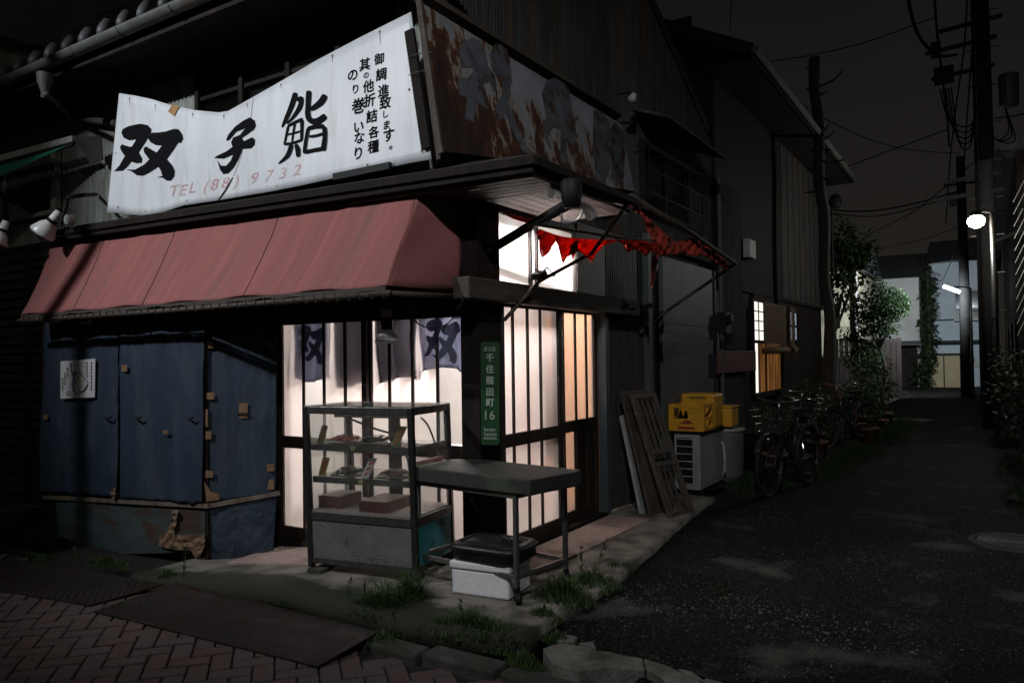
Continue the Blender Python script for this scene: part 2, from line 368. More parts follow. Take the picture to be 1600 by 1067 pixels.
# herringbone brick pavement, laid at an angle to the kerb, serrated long edges
b = M(); BW = .113; BA = rad(49.0); bc, bs_n = math.cos(BA), math.sin(BA)
def brick(x0, y0, horiz):
    lx, ly = (2*BW, BW) if horiz else (BW, 2*BW); g = .0056; n_ = 9; pts = []
    def zz(t, amp): return amp*(1 if int(t*n_) % 2 else -1)
    aL, aS = .0034, .0012
    ax_, ay_ = (aL, aS) if horiz else (aS, aL)
    for k in range(n_): t = k/n_; pts.append((g+(lx-2*g)*t, g+zz(t, ax_)))
    for k in range(n_): t = k/n_; pts.append((lx-g+zz(t, ay_), g+(ly-2*g)*t))
    for k in range(n_): t = 1-k/n_; pts.append((g+(lx-2*g)*t, ly-g+zz(t-.01, ax_)))
    for k in range(n_): t = 1-k/n_; pts.append((g+zz(t-.01, ay_), g+(ly-2*g)*t))
    cx_, cy_ = lx/2, ly/2; wx, wy = x0+cx_, y0+cy_
    X_, Y_ = -1.0+wx*bc-wy*bs_n, -2.2+wx*bs_n+wy*bc
    if Y_ > -1.30 or X_ > 1.6 or Y_ < -4.6 or X_ < -5.2: return
    dz = R_.uniform(-.003, .003); tx, ty = R_.uniform(-.012, .012), R_.uniform(-.012, .012); zt = -.15+dz+.012*noise.noise((X_*.8, Y_*.8, 2))
    def W_(px_, py_, sc, z): ux, uy = cx_+(px_-cx_)*sc, cy_+(py_-cy_)*sc; return V((-1.0+(x0+ux)*bc-(y0+uy)*bs_n, -2.2+(x0+ux)*bs_n+(y0+uy)*bc, z+tx*(ux-cx_)+ty*(uy-cy_)))
    i0 = len(b.v); m_ = len(pts)
    b.v += [W_(*p, .955, zt) for p in pts] + [W_(*p, 1, zt-.006) for p in pts] + [W_(*p, 1, zt-.04) for p in pts]
    b.face([i0+k for k in range(m_)])
    for k in range(m_):
        j = (k+1) % m_; b.face((i0+k, i0+m_+k, i0+m_+j, i0+j)); b.face((i0+m_+k, i0+2*m_+k, i0+2*m_+j, i0+m_+j))
for ix in range(-48, 49):
    for iy in range(-48, 49):
        k = (ix-iy) % 4
        if k == 0: brick(ix*BW, iy*BW, True)
        elif k == 3: brick(ix*BW, iy*BW, False)
struct(b.build('brick_pavement', BRICK))
b = M(); p = G(1420, 655, -.04); b.prism([p+V((-.45, -.25, 0)), p+V((.35, -.3, 0)), p+V((.5, .1, 0)), p+V((-.2, .35, 0)), p+V((-.5, .1, 0))], (0, 0, -.03)); struct(b.build('lamplit_patch', CONC))  # pale slab added to imitate a pool of lamplight on the lane
b = M(); b.box(-9, 1.63, -8, -1.2, -.22, -.172); struct(b.build('joint_sand', DIRT))

# loose iron chequer plates used as ramps
def plate(corners, label, n, mrows):
    c = [V(p) for p in corners]
    t = thing('iron_plate', sum(c, V())/4, label, 'metal plate', 'iron plates on the pavement edge')
    b = M(); b.prism(c, (0, 0, -.009)); b.build('sheet', PLATE, t)
    b = M()
    for i in range(n):
        for j in range(mrows):
            u, v = (i+.5)/n, (j+.5)/mrows
            p = c[0].lerp(c[1], u).lerp(c[3].lerp(c[2], u), v) + V((0, 0, .0012))
            ex = (c[1]-c[0]).normalized(); ey = (c[3]-c[0]).normalized()
            d = (ex+ey if (i+j) % 2 else ex-ey).normalized(); e = V((-d.y, d.x, 0))
            q0 = V((0, 0, .0028)); b.poly([p-d*.012, p-e*.004, p+q0]); b.poly([p-e*.004, p+d*.012, p+q0]); b.poly([p+d*.012, p+e*.004, p+q0]); b.poly([p+e*.004, p-d*.012, p+q0])
    b.build('tread_bumps', PLATE, t)
plate([G(146, 954, -.135), G(496, 1040, -.135), G(592, 986, -.075), G(276, 910, -.115)], 'long rusty chequer plate lying on the brick pavement before the display case', 62, 22)
plate([G(-140, 900, -.135), G(140, 945, -.135), G(258, 912, -.12), G(20, 872, -.14)], 'dark chequer plate lying before the blue sheeted bay', 60, 20)

# ------------------------------------------------------------------ the corner shop
shop = thing('corner_shop', (-2.5, 1.5, 0), 'old two storey timber and tin corner shop with a lit glazed corner', 'shop building')
def corr(b, fn, length, height_fn, z0, pitch=.062, amp=.009, nz=3):
    """corrugated sheet: fn(s, off) -> (x, y); s along, off outward."""
    n = int(length/pitch*6)
    def g(u, v):
        s = u*length; x, y = fn(s, amp*math.sin(2*math.pi*s/pitch)); z1 = height_fn(s); return (x, y, z0+(z1-z0)*v)
    b.grid(g, n, nz)
roofz = lambda y: 4.42+.50*min(y+.62, 5.0-(y+.62) if y > 1.9 else 9)
# upper front wall, tin sheets lapped at different depths
for x0, x1, d in ((-7.2, -5.75, .01), (-5.75, -4.6, 0.0), (-4.6, -3.28, .012), (-.78, -.33, 0.0)):
    b = M(); corr(b, lambda s, o, x0=x0, d=d: (x0+s, .02-d-o), x1-x0, lambda s: 4.75, 2.75); b.build('front_cladding', TIN, shop, smooth=True)
b = M(); b.box(-7.2, -.34, .07, .14, 2.72, 4.9); b.box(-.60, -.36, .14, 3.0, 2.74, 5.2); b.box(-3.32, -.76, .03, .07, 2.75, 3.0); b.build('front_studs', WOOD_D, shop)
# alley gable: tin above the sign, seams, lower panel right of the door
b = M()
corr(b, lambda s, o: (-.32+o, .02+s), 3.0, lambda s: 4.6+.48*s if s < 2.4 else 5.75-.48*(s-2.4), 2.72, pitch=.05, amp=.007)
corr(b, lambda s, o: (-.015+o, 3.05+s), 2.5, lambda s: 5.6-.5*s, 2.72, pitch=.05, amp=.007)
b.build('gable_cladding', TIN_D, shop, smooth=True)
b = M()
for y_ in (.98, 1.95, 2.6): b.box(-.32, -.30, y_, y_+.022, 2.9, 4.6+.48*min(y_, 2.4))
b.box(-.34, .0, 3.02, 3.05, 2.72, 5.6); b.box(-.34, -.28, -.02, .03, 2.72, 4.6)
b.build('seam_batten', TIN_D, shop)
b = M(); corr(b, lambda s, o: (.0+o, 2.13+s), .92, lambda s: 2.7, 0.02, pitch=.05, amp=.006); b.build('side_cladding', TIN_D, shop, smooth=True)
b = M(); b.box(-.03, .05, 2.0, 2.07, .02, 1.95); b.box(-.02, .06, 3.06, 3.16, 0, 2.8); b.build('door_post', TIN_BLUE, shop)
b = M(); b.box(-.35, -.05, 3.16, 3.66, -.1, 4.5); b.build('recess_wall', WOOD_D, shop)
# blue-grey sheet wall
b = M(); b.box(-.10, .0, 3.64, 5.62, -.06, 2.62); b.box(-.004, .006, 3.64, 5.62, 1.86, 1.868); b.build('painted_wall', TIN_BLUE, shop)
# main roof: ribbed tiles, round tile ends over the eave
b = M(); ROOF = mat('roof_tile', (.055, .057, .06), (.03, .031, .033), 14, .55, bump=.2)
def rf(u, v):
    x = -9+u*8.95; y = -.68+v*3.3; k = abs(math.sin(math.pi*(x+.05)/.31)); return (x, y, 4.47+.5*(y+.68)+.055*(1-k)**2)
b.grid(rf, 300, 6)
def rb(u, v):
    x = -9+u*8.95; y = 2.62+v*3.2; return (x, y, 6.12-.5*(y-2.62))
b.grid(rb, 20, 4)
rf_o = b.build('roof', ROOF, shop, smooth=True)
for i in range(25):
    x = -7.95+i*.31; b = M(); b.lathe([(.001, -.10), (.04, -.092), (.058, -.05), (.06, 0), (.05, .07), (.0, .09)], (x, -.69, 4.535), (0, .45, .9), 10); b.build('tile_end', ROOF, shop, smooth=True)
b = M(); b.box(-9, -.08, -.66, .02, 4.30, 4.335); b.box(-9, -.08, -.64, -.60, 4.336, 4.43)
b.build('eave_board', WOOD_D, shop)
# verge along the gable
b = M(); b.bar((-.08, -.64, 4.45), (-.08, 2.62, 6.08), .04, .13); b.bar((-.08, 2.62, 6.08), (-.08, 5.7, 4.52), .04, .13); b.build('bargeboard', WOOD_D, shop)
GUT = mat('gutter_zinc', (.085, .09, .086), (.05, .053, .048), 6, .6, bump=.1, c=(.08, .06, .045), cscale=5)
b = M()
for k in range(1):
    def gt(u, v):
        a = math.pi*(1+v); return (-9+8.95*u, -.735+.062*math.cos(a), 4.43+.03*u-.02+.062*math.sin(a))
    b.grid(gt, 12, 10)
gut = b.build('gutter', GUT, shop, smooth=True, solid=.004)
b = M()
for i in range(12): b.tube([(-8.5+i*.75, -.735+.066*math.cos(a_), 4.42+.066*math.sin(a_)) for a_ in (3.2, 3.9, 4.7, 5.5, 6.2)], .006, 5)
b.build('gutter_bracket', GUT, gut)
h = F(70, 125, .735)
b = M(); b.lathe([(.075, .08), (.07, 0), (.035, -.10), (.034, -.16)], (h.x, -.735, h.z-.02), (0, 0, 1), 12)
b.tube([(h.x, -.735, h.z-.15), F(76, 150, .70), F(112, 185, .12), F(118, 190, .10)], .028, 10, 3)
b.tube([F(114, 184, .09), F(186, 194, .09), F(240, 200, .09)], .036, 10)
b.build('downpipe', GUT, shop, smooth=True)
# upper windows
WGL = glass('dark_window_glass', 0, 0, (.55, .58, .6), gloss=.25)
VOID = mat('dark_room', (.02, .02, .022), (.012, .012, .012), 3, .9)
PALE = mat('pale_sash', (.42, .42, .40), (.30, .30, .29), 8, .6)
wf = M(); x0, x1 = -3.26, -.80
for xa in (x0, -2.62, -2.0, -1.4, x1-.05): wf.box(xa, xa+.055, -.03, .06, 3.0, 4.42)
for za in (3.0, 3.5, 3.98, 4.38):
    for xa, xb in ((x0+.055, -2.62), (-2.565, -2.0), (-1.945, -1.4), (-1.345, x1-.05)): wf.box(xa, xb, -.012, .05, za, za+.035)
w1 = wf.build('upper_window', WOOD_D, shop)
b = M(); b.box(x0, x1, .008, .014, 3.02, 4.4); b.build('pane', WGL, w1)
b = M(); b.box(-2.58, -2.15, .05, .06, 3.05, 4.0); b.box(-1.9, -1.45, .05, .06, 3.05, 3.7); b.build('inner_paper', mat('old_paper', (.24, .24, .26), (.16, .16, .18), 3, .9), w1)
a0, a1 = F(-60, 235, .05), F(88, 165, .05)
wf = M(); wf.box(a0.x, a0.x+.05, -.06, .0, 3.25, 3.95); wf.box(a1.x-.11, a1.x, -.06, .0, 3.2, 3.95); wf.box(a0.x, a1.x, -.058, .0, 3.2, 3.25)
mid = F(6, 200, .05).x; wf.box(mid-.02, mid+.02, -.05, .0, 3.25, 3.9)
w2 = wf.build('aluminium_window', PALE, shop)
b = M(); b.box(a0.x+.05, a1.x-.1, -.03, -.024, 3.25, 3.95); b.build('pane', WGL, w2)
b = M(); b.lathe([(.0, .02), (.035, .02), (.04, 0)], (a1.x-.05, -.062, 3.72), (0, -1, 0), 10); b.build('cable_clip', DARK, w2)
# side upper window with bars and hood on the alley wall
wf = M(); ya, yb = 3.0, 4.5
wf.box(.0, .05, ya, yb, 3.05, 3.10); wf.box(.0, .05, ya, yb, 3.75, 3.8); wf.box(.0, .05, ya, ya+.05, 3.1, 3.75); wf.box(.0, .05, yb-.05, yb, 3.1, 3.75); wf.box(.0, .04, 3.7, 3.74, 3.1, 3.75)
w3 = wf.build('side_window', WOOD_D, shop)
b = M(); b.box(.01, .016, ya+.05, yb-.05, 3.1, 3.75); b.build('pane', WGL, w3)
b = M()
for zz in (3.2, 3.45, 3.7): b.tube([(.16, ya-.1, zz), (.16, yb+.1, zz)], .008, 6)
for yy in (ya-.1, ya+.5, ya+1.0, yb+.1): b.tube([(.16, yy, 3.1), (.16, yy, 3.75)], .008, 6); b.tube([(.0, yy, 3.7), (.16, yy, 3.7)], .007, 6)
b.build('window_rail', DARK, w3)
b = M(); b.prism([(.0, ya-.2, 4.1), (.42, ya-.2, 3.92), (.42, ya-.2, 3.90), (0, ya-.2, 4.06)], (0, yb-ya+.5, 0)); b.build('window_hood', TIN_D, w3)
wl = thing('wall_lamp', A(990, 150, .05), 'small unlit white wall lamp above the barred side window', 'wall lamp')
q = A(989, 152, .16); b = M(); b.lathe([(.0, .04), (.02, .04), (.035, .01), (.06, -.045), (.055, -.04), (.0, .0)], q, (.5, -.2, .8), 14); b.build('shade', PALE, wl, smooth=True)
b = M(); b.tube([q+V((0, 0, .03)), q+V((-.08, 0, .06)), V((-.0, q.y, q.z+.06))], .012, 6, 3); b.build('arm', DARK, wl)

# ---- canopy over the ground floor, with boarded soffit
b = M()
b.prism([(-5.15, -.485, 2.875), (.73, -.44, 2.765), (.73, 1.15, 2.765), (.1, 1.6, 2.84), (-.05, .0, 2.93), (-5.1, .0, 2.96)], (0, 0, -.05))
can = b.build('canopy_roof', TIN_D, shop)
b = M(); b.bar((-5.2, -.50, 2.83), (.745, -.455, 2.725), .03, .055); b.bar((.745, -.46, 2.72), (.745, 1.2, 2.73), .03, .05); b.bar((-5.2, -.47, 2.775), (.72, -.425, 2.675), .04, .04); b.build('fascia', WOOD_D, can)
b = M(); 
for k in range(5):
    y0 = -.41+k*.085; b.prism([(-.9, y0, 2.655), (.70, y0+.02, 2.635), (.70, y0+.11, 2.64), (-.9, y0+.09, 2.66)], (0, 0, .02))
for k in range(7):
    x0 = .03+k*.095; b.prism([(x0, .03, 2.64), (x0+.09, .03, 2.64), (x0+.09, 1.15, 2.645), (x0, 1.15, 2.645)], (0, 0, .02))
b.build('soffit', SOFFIT, can)
b = M(); b.box(-5.3, -.15, -.02, .10, 1.90, 2.9); b.build('front_lintel', WOOD_D, shop)
# sheet metal flashing torn under the corner of the eave, catching the light
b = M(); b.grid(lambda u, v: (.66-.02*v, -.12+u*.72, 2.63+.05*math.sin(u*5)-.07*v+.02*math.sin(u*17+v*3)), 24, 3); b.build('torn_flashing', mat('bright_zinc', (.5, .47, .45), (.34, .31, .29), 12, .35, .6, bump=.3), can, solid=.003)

# ---- corner pillar, lintel beam, sills
b = M(); b.box(-.145, .0, -.015, .27, -.05, 2.72); b.box(-.17, -.145, .0, .09, 0, 2.0); b.build('corner_pillar', WOOD_D, shop)
b = M(); b.box(-2.27, -2.13, -.03, .1, -.16, 1.95); b.build('door_jamb', WOOD_D, shop)
b = M(); b.bar(A(720, 449, .06), A(990, 483, .06), .14, .15, (0, 0, 1)); bm_ = b.build('lintel_beam', WOOD_B, shop, bevel=.01)
e = A(983, 479, .14)
b = M(); b.tube([e+V((0, -.05, 0)), e+V((0, .1, 0))], .03, 12); b.box(e.x-.07, e.x-.002, e.y-.09, e.y+.1, e.z-.055, e.z+.055); b.build('beam_bracket', WOOD_B, bm_)
b = M(); b.box(-2.13, -.145, -.04, .10, -.16, -.02); b.box(-.09, .05, .27, 2.0, -.06, .035); b.build('door_sill', WOOD_D, shop)
b = M(); b.box(-2.13, -.145, -.01, .10, 1.85, 1.9); b.box(-.09, .02, .27, 2.0, 1.93, 2.0); b.box(-.09, .0, 1.55, 3.06, 2.0, 2.70); b.build('door_head', WOOD_DOOR, shop)

FROST = glass('frosted_glass', .30, .34, (.97, .96, .955), (.95, .87, .85), .04)
CLEAR = glass('clear_glass', 0, 0, (.93, .94, .94), gloss=.06)
# ---- sliding doors: dark wood lattice before frosted glass
FROST_B = glass('dim_frosted_glass', .26, .09, (.97, .95, .93), (.95, .87, .85), .04)
def sdoor(axis, s0, s1, z0, z1, rail, off, bars, clear, low_solid=None, gm=None):
    def bx(m_, a, b_, d0, d1, za, zb):
        if axis == 'x': m_.box(a, b_, -d1, -d0, za, zb)
        else: m_.box(d0, d1, a, b_, za, zb)
    f = M(); sw = .05
    bx(f, s0, s0+sw, off, off+.035, z0, z1); bx(f, s1-sw, s1, off, off+.035, z0, z1)
    for za, zb in ((z1-.045, z1), (rail-.05, rail+.05), (z0, z0+.10)): bx(f, s0+sw, s1-sw, off+.001, off+.034, za, zb)
    d = f.build('sliding_door', WOOD_DOOR, shop, bevel=.003)
    l = M()
    for s in bars:
        bx(l, s-.011, s+.011, off+.016, off+.033, z0+.10, rail-.05); bx(l, s-.011, s+.011, off+.016, off+.033, rail+.05, z1-.045)
    l.build('lattice', WOOD_DOOR, d)
    ed = [s0+sw]+list(bars)+[s1-sw]
    fr, cl = M(), M()
    for i in range(len(ed)-1):
        t = cl if i in clear else fr
        bx(t, ed[i], ed[i+1]-.0015, off+.009, off+.013, rail+.05, z1-.045)
    bx(fr, s0+sw, s1-sw, off+.009, off+.013, z0+.10, rail-.05) if not low_solid else None
    if low_solid:
        bx(fr, s0+sw, low_solid, off+.009, off+.013, z0+.10, rail-.05)
        sp = M(); bx(sp, low_solid, s1-sw, off+.006, off+.016, z0+.10, rail-.05); sp.build('door_board', WOOD_DOOR, d)
    fr.build('frosted_glass', gm or FROST, d)
    if clear: cl.build('clear_glass', CLEAR, d)
FX = lambda px: F(px, 590).x
sdoor('x', -2.13, -1.10, -.02, 1.85, .80, -.02, [FX(475), FX(507), FX(540)], (1,))
sdoor('x', -1.14, -.145, -.02, 1.85, .80, -.065, [F(610, 590, -.05).x, F(646, 590, -.05).x, F(685, 590, -.05).x], (3,))
AY = lambda px: A(px, 600).y
sdoor('y', .27, 1.22, .035, 1.93, .865, -.03, [AY(803), AY(826), AY(846)], ())
sdoor('y', 1.18, 2.0, .035, 1.93, .88, -.075, [A(879, 600, -.06).y, A(898, 600, -.06).y, A(915, 600, -.06).y], (), low_solid=1.55, gm=FROST_B)
# ---- transom window over the alley doors
b = M(); b.box(-.06, -.01, .27, 1.55, 2.0, 2.06); b.box(-.06, -.01, .27, 1.55, 2.60, 2.70)
for px in (833, 843): yy = A(px, 400).y; b.box(-.055, -.015, yy-.012, yy+.012, 2.06, 2.6)
yy = A(902, 400).y; b.box(-.06, -.01, yy, yy+.05, 2.06, 2.6)
tw = b.build('transom_window', WOOD_DOOR, shop)
b = M(); b.box(-.045, -.041, .27, 1.52, 2.06, 2.6); b.build('pane', glass('transom_glass', .3, .55, (.97, .97, .97), (.95, .93, .92), .03), tw)
b = M(); b.bar(A(762, 409, -.075), A(905, 458, -.075), .012, .05); b.build('loose_slat', WOOD_OLD, tw)

# ---- interior
b = M(); b.box(-5.2, -.12, 3.2, 3.3, -.1, 2.7); b.box(-5.3, -5.2, .1, 3.3, -.1, 2.7); b.box(-.13, -.1, 2.64, 3.2, 0, 2.7);  b.box(-2.9, -2.86, .13, 3.2, 0, 2.7); b.build('inner_wall', PLASTER, shop)
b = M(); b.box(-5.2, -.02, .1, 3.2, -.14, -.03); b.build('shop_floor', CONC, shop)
b = M(); b.box(-5.2, -.10, .1, 3.2, 2.70, 2.74); b.build('ceiling', PLASTER, shop)
b = M(); b.box(-5.2, -2.13, .08, .12, -.2, 1.9); b.build('ground_wall', WOOD_D, shop)
b = M(); b.box(-5.25, -.1, 3.3, 5.6, -.2, 2.9); b.build('ground_wall', WOOD_D, shop)

# ------------------------------------------------------------------ lit lamps inside the shop
TUBE = emit('tube_light', (1.0, .97, .93), 9)
def fluoro(x, y, z, L_, axis, watt, label):
    t = thing('fluorescent_lamp', (x, y, z), label, 'ceiling lamp', 'ceiling lamps in the shop')
    dx, dy = (L_/2, 0) if axis == 'x' else (0, L_/2)
    b = M(); b.obox((x, y, z+.05), (dx or .07, 0, 0), (0, dy or .07, 0), (0, 0, .03)); b.build('housing', PALE, t)
    b = M()
    for k in (-.04, .04):
        o = V((0, k, 0)) if axis == 'x' else V((k, 0, 0))
        b.tube([V((x-dx*.95, y-dy*.95, z))+o, V((x+dx*.95, y+dy*.95, z))+o], .014, 8)
    b.build('tube', TUBE, t)
    l = bpy.data.lights.new('tube_glow', 'AREA'); l.shape = 'RECTANGLE'; l.size = L_; l.size_y = .14; l.energy = watt; l.color = (1, .925, .885)
    o = bpy.data.objects.new('tube_glow', l); COL.objects.link(o); o.parent = t; o.location = (0, 0, -.025)
    if axis != 'x': o.rotation_euler.z = math.pi/2
fluoro(-.26, .85, 2.55, 1.1, 'y', 118, 'fluorescent batten near the transom window')
fluoro(-1.7, 1.9, 2.55, 1.1, 'x', 85, 'fluorescent batten deep in the shop')
# things behind the frosted glass
TANW = mat('varnished_wood', (.42, .215, .105), (.29, .14, .065), 7, .5, stretch=(1, 1, .2))
t = thing('wooden_cupboard', (-.42, 2.3, -.03), 'tall varnished cupboard inside behind the far alley door', 'cupboard')
b = M(); b.box(-.78, -.09, 2.02, 2.6, -.03, 1.92); b.build('carcass', TANW, t, bevel=.01)
for k in range(2): b = M(); b.box(-.77+k*.345, -.45+k*.345, 2.0, 2.018, .05, 1.85); b.build('door', TANW, t, bevel=.006)
t = thing('dark_locker', (-.92, 2.2, -.03), 'narrow dark locker inside beside the varnished cupboard', 'locker')
b = M(); b.box(-1.06, -.80, 2.0, 2.5, -.03, 1.9); b.build('body', mat('brown_black', (.05, .035, .03), None, 6, .5), t, bevel=.01); b = M(); b.box(-1.04, -.82, 1.98, 1.998, .05, 1.8); b.build('door', mat('brown_door', (.10, .06, .04), None, 6, .5), t, bevel=.004)
t = thing('dark_coat', (-.2, 1.12, .5), 'dark cloth hanging behind the middle of the alley doors', 'hanging cloth')
b = M(); b.grid(lambda u, v: (-.15+.02*math.sin(u*9), 1.02+.16*u+.10*v*u, 1.95-1.3*v), 14, 10); b.build('cloth', mat('dark_cloth', (.05, .045, .045), None, 8, .9), t, smooth=True, solid=.004)
b = M(); b.tube([(-.15, 1.0, 1.96), (-.15, 1.32, 1.96)], .008, 6); b.build('rod', DARK, t)
t = thing('white_counter', (-1.2, .75, -.03), 'pale counter inside behind the street doors', 'counter')
b = M(); b.box(-2.0, -.55, .62, .95, -.03, .70); b.build('body', mat('cream_board', (.62, .52, .44), (.52, .43, .36), 3, .7), t, bevel=.01)
b = M(); b.box(-2.04, -.5, .58, .99, .70, .73); b.build('top', PLASTER, t, bevel=.006)
# ------------------------------------------------------------------ brush lettering
def brush(b, pts, ws, fn, lift):
    """a brush stroke: pts in picture coordinates, ws widths, fn maps picture point + lift to 3D"""
    P = crom([(x, y, 0) for x, y in pts], 7); n = len(P); L_, Rr = [], []
    for i, p in enumerate(P):
        t = (P[min(i+1, n-1)]-P[max(i-1, 0)]).normalized(); s = V((-t.y, t.x, 0))
        f = i/(n-1)*(len(ws)-1); k = min(int(f), len(ws)-2); w_ = (ws[k]+(ws[k+1]-ws[k])*(f-k))/2
        e = min(i, n-1-i); w_ *= (.55, .85, 1)[min(e, 2)]
        L_.append(p+s*w_); Rr.append(p-s*w_)
    i0 = len(b.v)
    for a, c in zip(L_, Rr): b.v.append(fn(a.x, a.y, lift)); b.v.append(fn(c.x, c.y, lift))
    for i in range(n-1): b.face((i0+2*i, i0+2*i+1, i0+2*i+3, i0+2*i+2))
from mathutils.geometry import tessellate_polygon
def blob(b, pts, fn, lift, smooth=1):
    """a filled outline in picture coordinates, tessellated and laid on a surface"""
    P = [V((x, y, 0)) for x, y in pts]
    import bmesh
    bm = bmesh.new(); vs_ = [bm.verts.new(p) for p in P]
    for t in tessellate_polygon([P]):
        try: bm.faces.new([vs_[k] for k in t])
        except ValueError: pass
    bmesh.ops.subdivide_edges(bm, edges=[e for e in bm.edges if e.calc_length() > 8], cuts=3, use_grid_fill=True)
    bmesh.ops.triangulate(bm, faces=bm.faces[:]); bm.verts.index_update(); i0 = len(b.v)
    b.v += [fn(v.co.x, v.co.y, lift) for v in bm.verts]
    for f in bm.faces: b.face([i0+v.index for v in f.verts])
    bm.free()

# ---- white main sign, buckled along its upper edge
SIGN = mat('enamel_white', (.66, .69, .72), (.56, .59, .615), 2.2, .42, bump=.04, bscale=5, c=(.42, .41, .37), cscale=3.2, cthr=(.55, .85), stretch=(2.6, 1, .45))
topc = [(186, 146), (210, 149.5), (236, 155), (267, 164.5), (305, 172.5), (342, 176), (357, 173.5), (397, 151), (442, 125.5), (494, 95), (562, 59), (600, 40), (642, 19)]
botc = [(167, 332.5), (184, 333), (202, 335.5), (226, 337), (253, 332), (287, 321), (342, 313), (425, 299), (470, 290), (525, 278), (611, 261), (640, 255), (674, 249)]
def lerpc(c, u):
    f = u*(len(c)-1); k = min(int(f), len(c)-2); t = f-k; return (c[k][0]+(c[k+1][0]-c[k][0])*t, c[k][1]+(c[k+1][1]-c[k][1])*t)
def soff(p):                                      # how far the sheet bulges off its plane
    t = (p.x+4.3)/4.0; h_ = max(0, (p.z-3.0))/1.1
    return .33+.07*math.sin(min(1, max(0, t))*math.pi*2.2)*h_ - .10*max(0, h_-.4)*math.exp(-((p.x+2.75)/.8)**2) + .06*math.exp(-((p.x+4.3)/.35)**2)
def SG(px, py, lift=0.0):
    o = .33
    for _ in range(6): o = soff(F(px, py, o))
    return F(px, py, o+lift)
sign = thing('shop_sign', SG(420, 300), 'big white buckled sign board with black brush characters over the red awning', 'shop sign')
b = M()
def sgf(u, v):
    a, c = lerpc(topc, u), lerpc(botc, u); return SG(a[0]+(c[0]-a[0])*v, a[1]+(c[1]-a[1])*v)
b.grid(sgf, 72, 14); b.build('board', SIGN, sign, smooth=True, solid=.004, soloff=1)
s1 = lambda pts: K(pts, 170, 130, 5.616); s2 = lambda pts: K(pts, 420, 60, 4.638)
b = M()
so_ = [(110,440),(120,405),(170,380),(225,366),(280,358),(340,370),(375,405),(372,440),(330,510),(265,610),(295,665),(290,700),(240,705),(200,690),(165,735),(125,770),(45,775),(95,720),(140,640),(105,590),(98,560),(115,538),(185,560),(205,555),(240,495),(180,505),(130,480)]
st_ = [(345,485),(380,435),(430,435),(500,425),(570,402),(610,405),(645,450),(653,490),(635,525),(610,525),(560,600),(510,670),(560,725),(580,775),(575,820),(545,858),(510,858),(470,830),(420,828),(470,815),(455,765),(435,735),(360,785),(300,815),(245,810),(200,775),(150,758),(230,760),(310,715),(355,670),(310,610),(303,575),(325,555),(420,610),(465,550),(410,545),(365,520)]
sk_ = [(1030,495),(1050,450),(1110,380),(1180,330),(1240,300),(1280,330),(1293,375),(1275,410),(1240,435),(1170,485),(1185,510),(1260,475),(1285,500),(1280,545),(1250,575),(1175,580),(1140,670),(1100,740),(1050,795),(1005,800),(975,760),(950,675),(985,725),(1030,725),(1070,680),(1090,630),(1010,665),(925,660),(945,640),(1030,600),(1085,560),(1072,520),(1090,480),(1150,455),(1195,400),(1120,430),(1060,500),(1035,510)]
for q2 in ((so_, st_), (sk_,)):
    b = M()
    for i, q in enumerate(q2): blob(b, s1(q), SG, .002+.0006*i, 1)
    b.build('brush_character', INK, sign)
b = M()
W = 1/4.638
strokes = [([(195,395),(170,480),(128,580),(95,648)], (40,42,34,14)), ([(200,450),(235,440),(225,500),(175,575),(130,620)], (30,36,40,26,14)),
  ([(140,640),(128,700),(112,775)], (22,20,16)), ([(135,640),(190,610),(246,585)], (20,24,26)), ([(240,590),(240,660),(236,745)], (30,26,22)),
  ([(190,610),(178,680),(168,755)], (18,16,14)), ([(130,700),(180,688),(236,672)], (12,14,14)), ([(112,768),(170,760),(236,738)], (20,20,20)),
  ([(165,770),(135,850),(68,910)], (36,34,8)), ([(195,768),(210,810),(212,860)], (26,38,30)),
  ([(290,380),(285,470),(283,560),(310,600),(360,598),(412,560)], (42,38,40,42,48,44)), ([(408,410),(375,465),(300,520)], (44,48,28)),
  ([(285,650),(268,740),(256,835)], (26,26,28)), ([(280,655),(340,640),(400,638)], (28,30,34)), ([(402,640),(405,720),(392,815)], (34,34,40)),
  ([(290,712),(340,706),(392,690)], (18,18,18)), ([(256,826),(320,812),(385,800)], (26,26,30))]
for i, (p, ws) in enumerate(strokes): brush(b, s2(p), [w_*W for w_ in ws], SG, .0022+.0004*i)
b.build('brush_character', INK, sign)
b = M()
cols = [('御', 800, 150, 76), ('調', 815, 262, 84), ('進', 830, 380, 84), ('致', 843, 465, 88), ('し', 843, 550, 52), ('ま', 852, 628, 62), ('す', 868, 702, 92), ('。', 905, 765, 70),
        ('其', 695, 190, 84), ('の', 705, 268, 46), ('他', 722, 348, 84), ('折', 730, 450, 88), ('詰', 745, 565, 86), ('各', 760, 680, 80), ('種', 757, 785, 86),
        ('の', 608, 265, 84), ('り', 628, 368, 66), ('巻', 650, 490, 104), ('い', 650, 640, 84), ('な', 655, 720, 84), ('り', 648, 832, 88)]
for i, (ch, cx_, cy_, sz) in enumerate(cols):
    [put(b, ch, lambda x, y, cx_=cx_, cy_=cy_, sz=sz*1.12: SG(*s2([(cx_+(x+du-.5)*sz*.88+.10*(y-.38)*sz*.3, cy_-(y+dv-.38)*sz*1.02-(x+du-.5)*sz*.20)])[0], .002+lf)) for du, dv, lf in ((-.024, 0, 0), (.024, .012, .0004), (0, -.022, .0008), (.008, .03, .0012))]
b.build('column_lettering', INK, sign)
FADE = mat('faded_red_ink', (.42, .20, .20), (.52, .44, .44), 9, .6)
b = M()
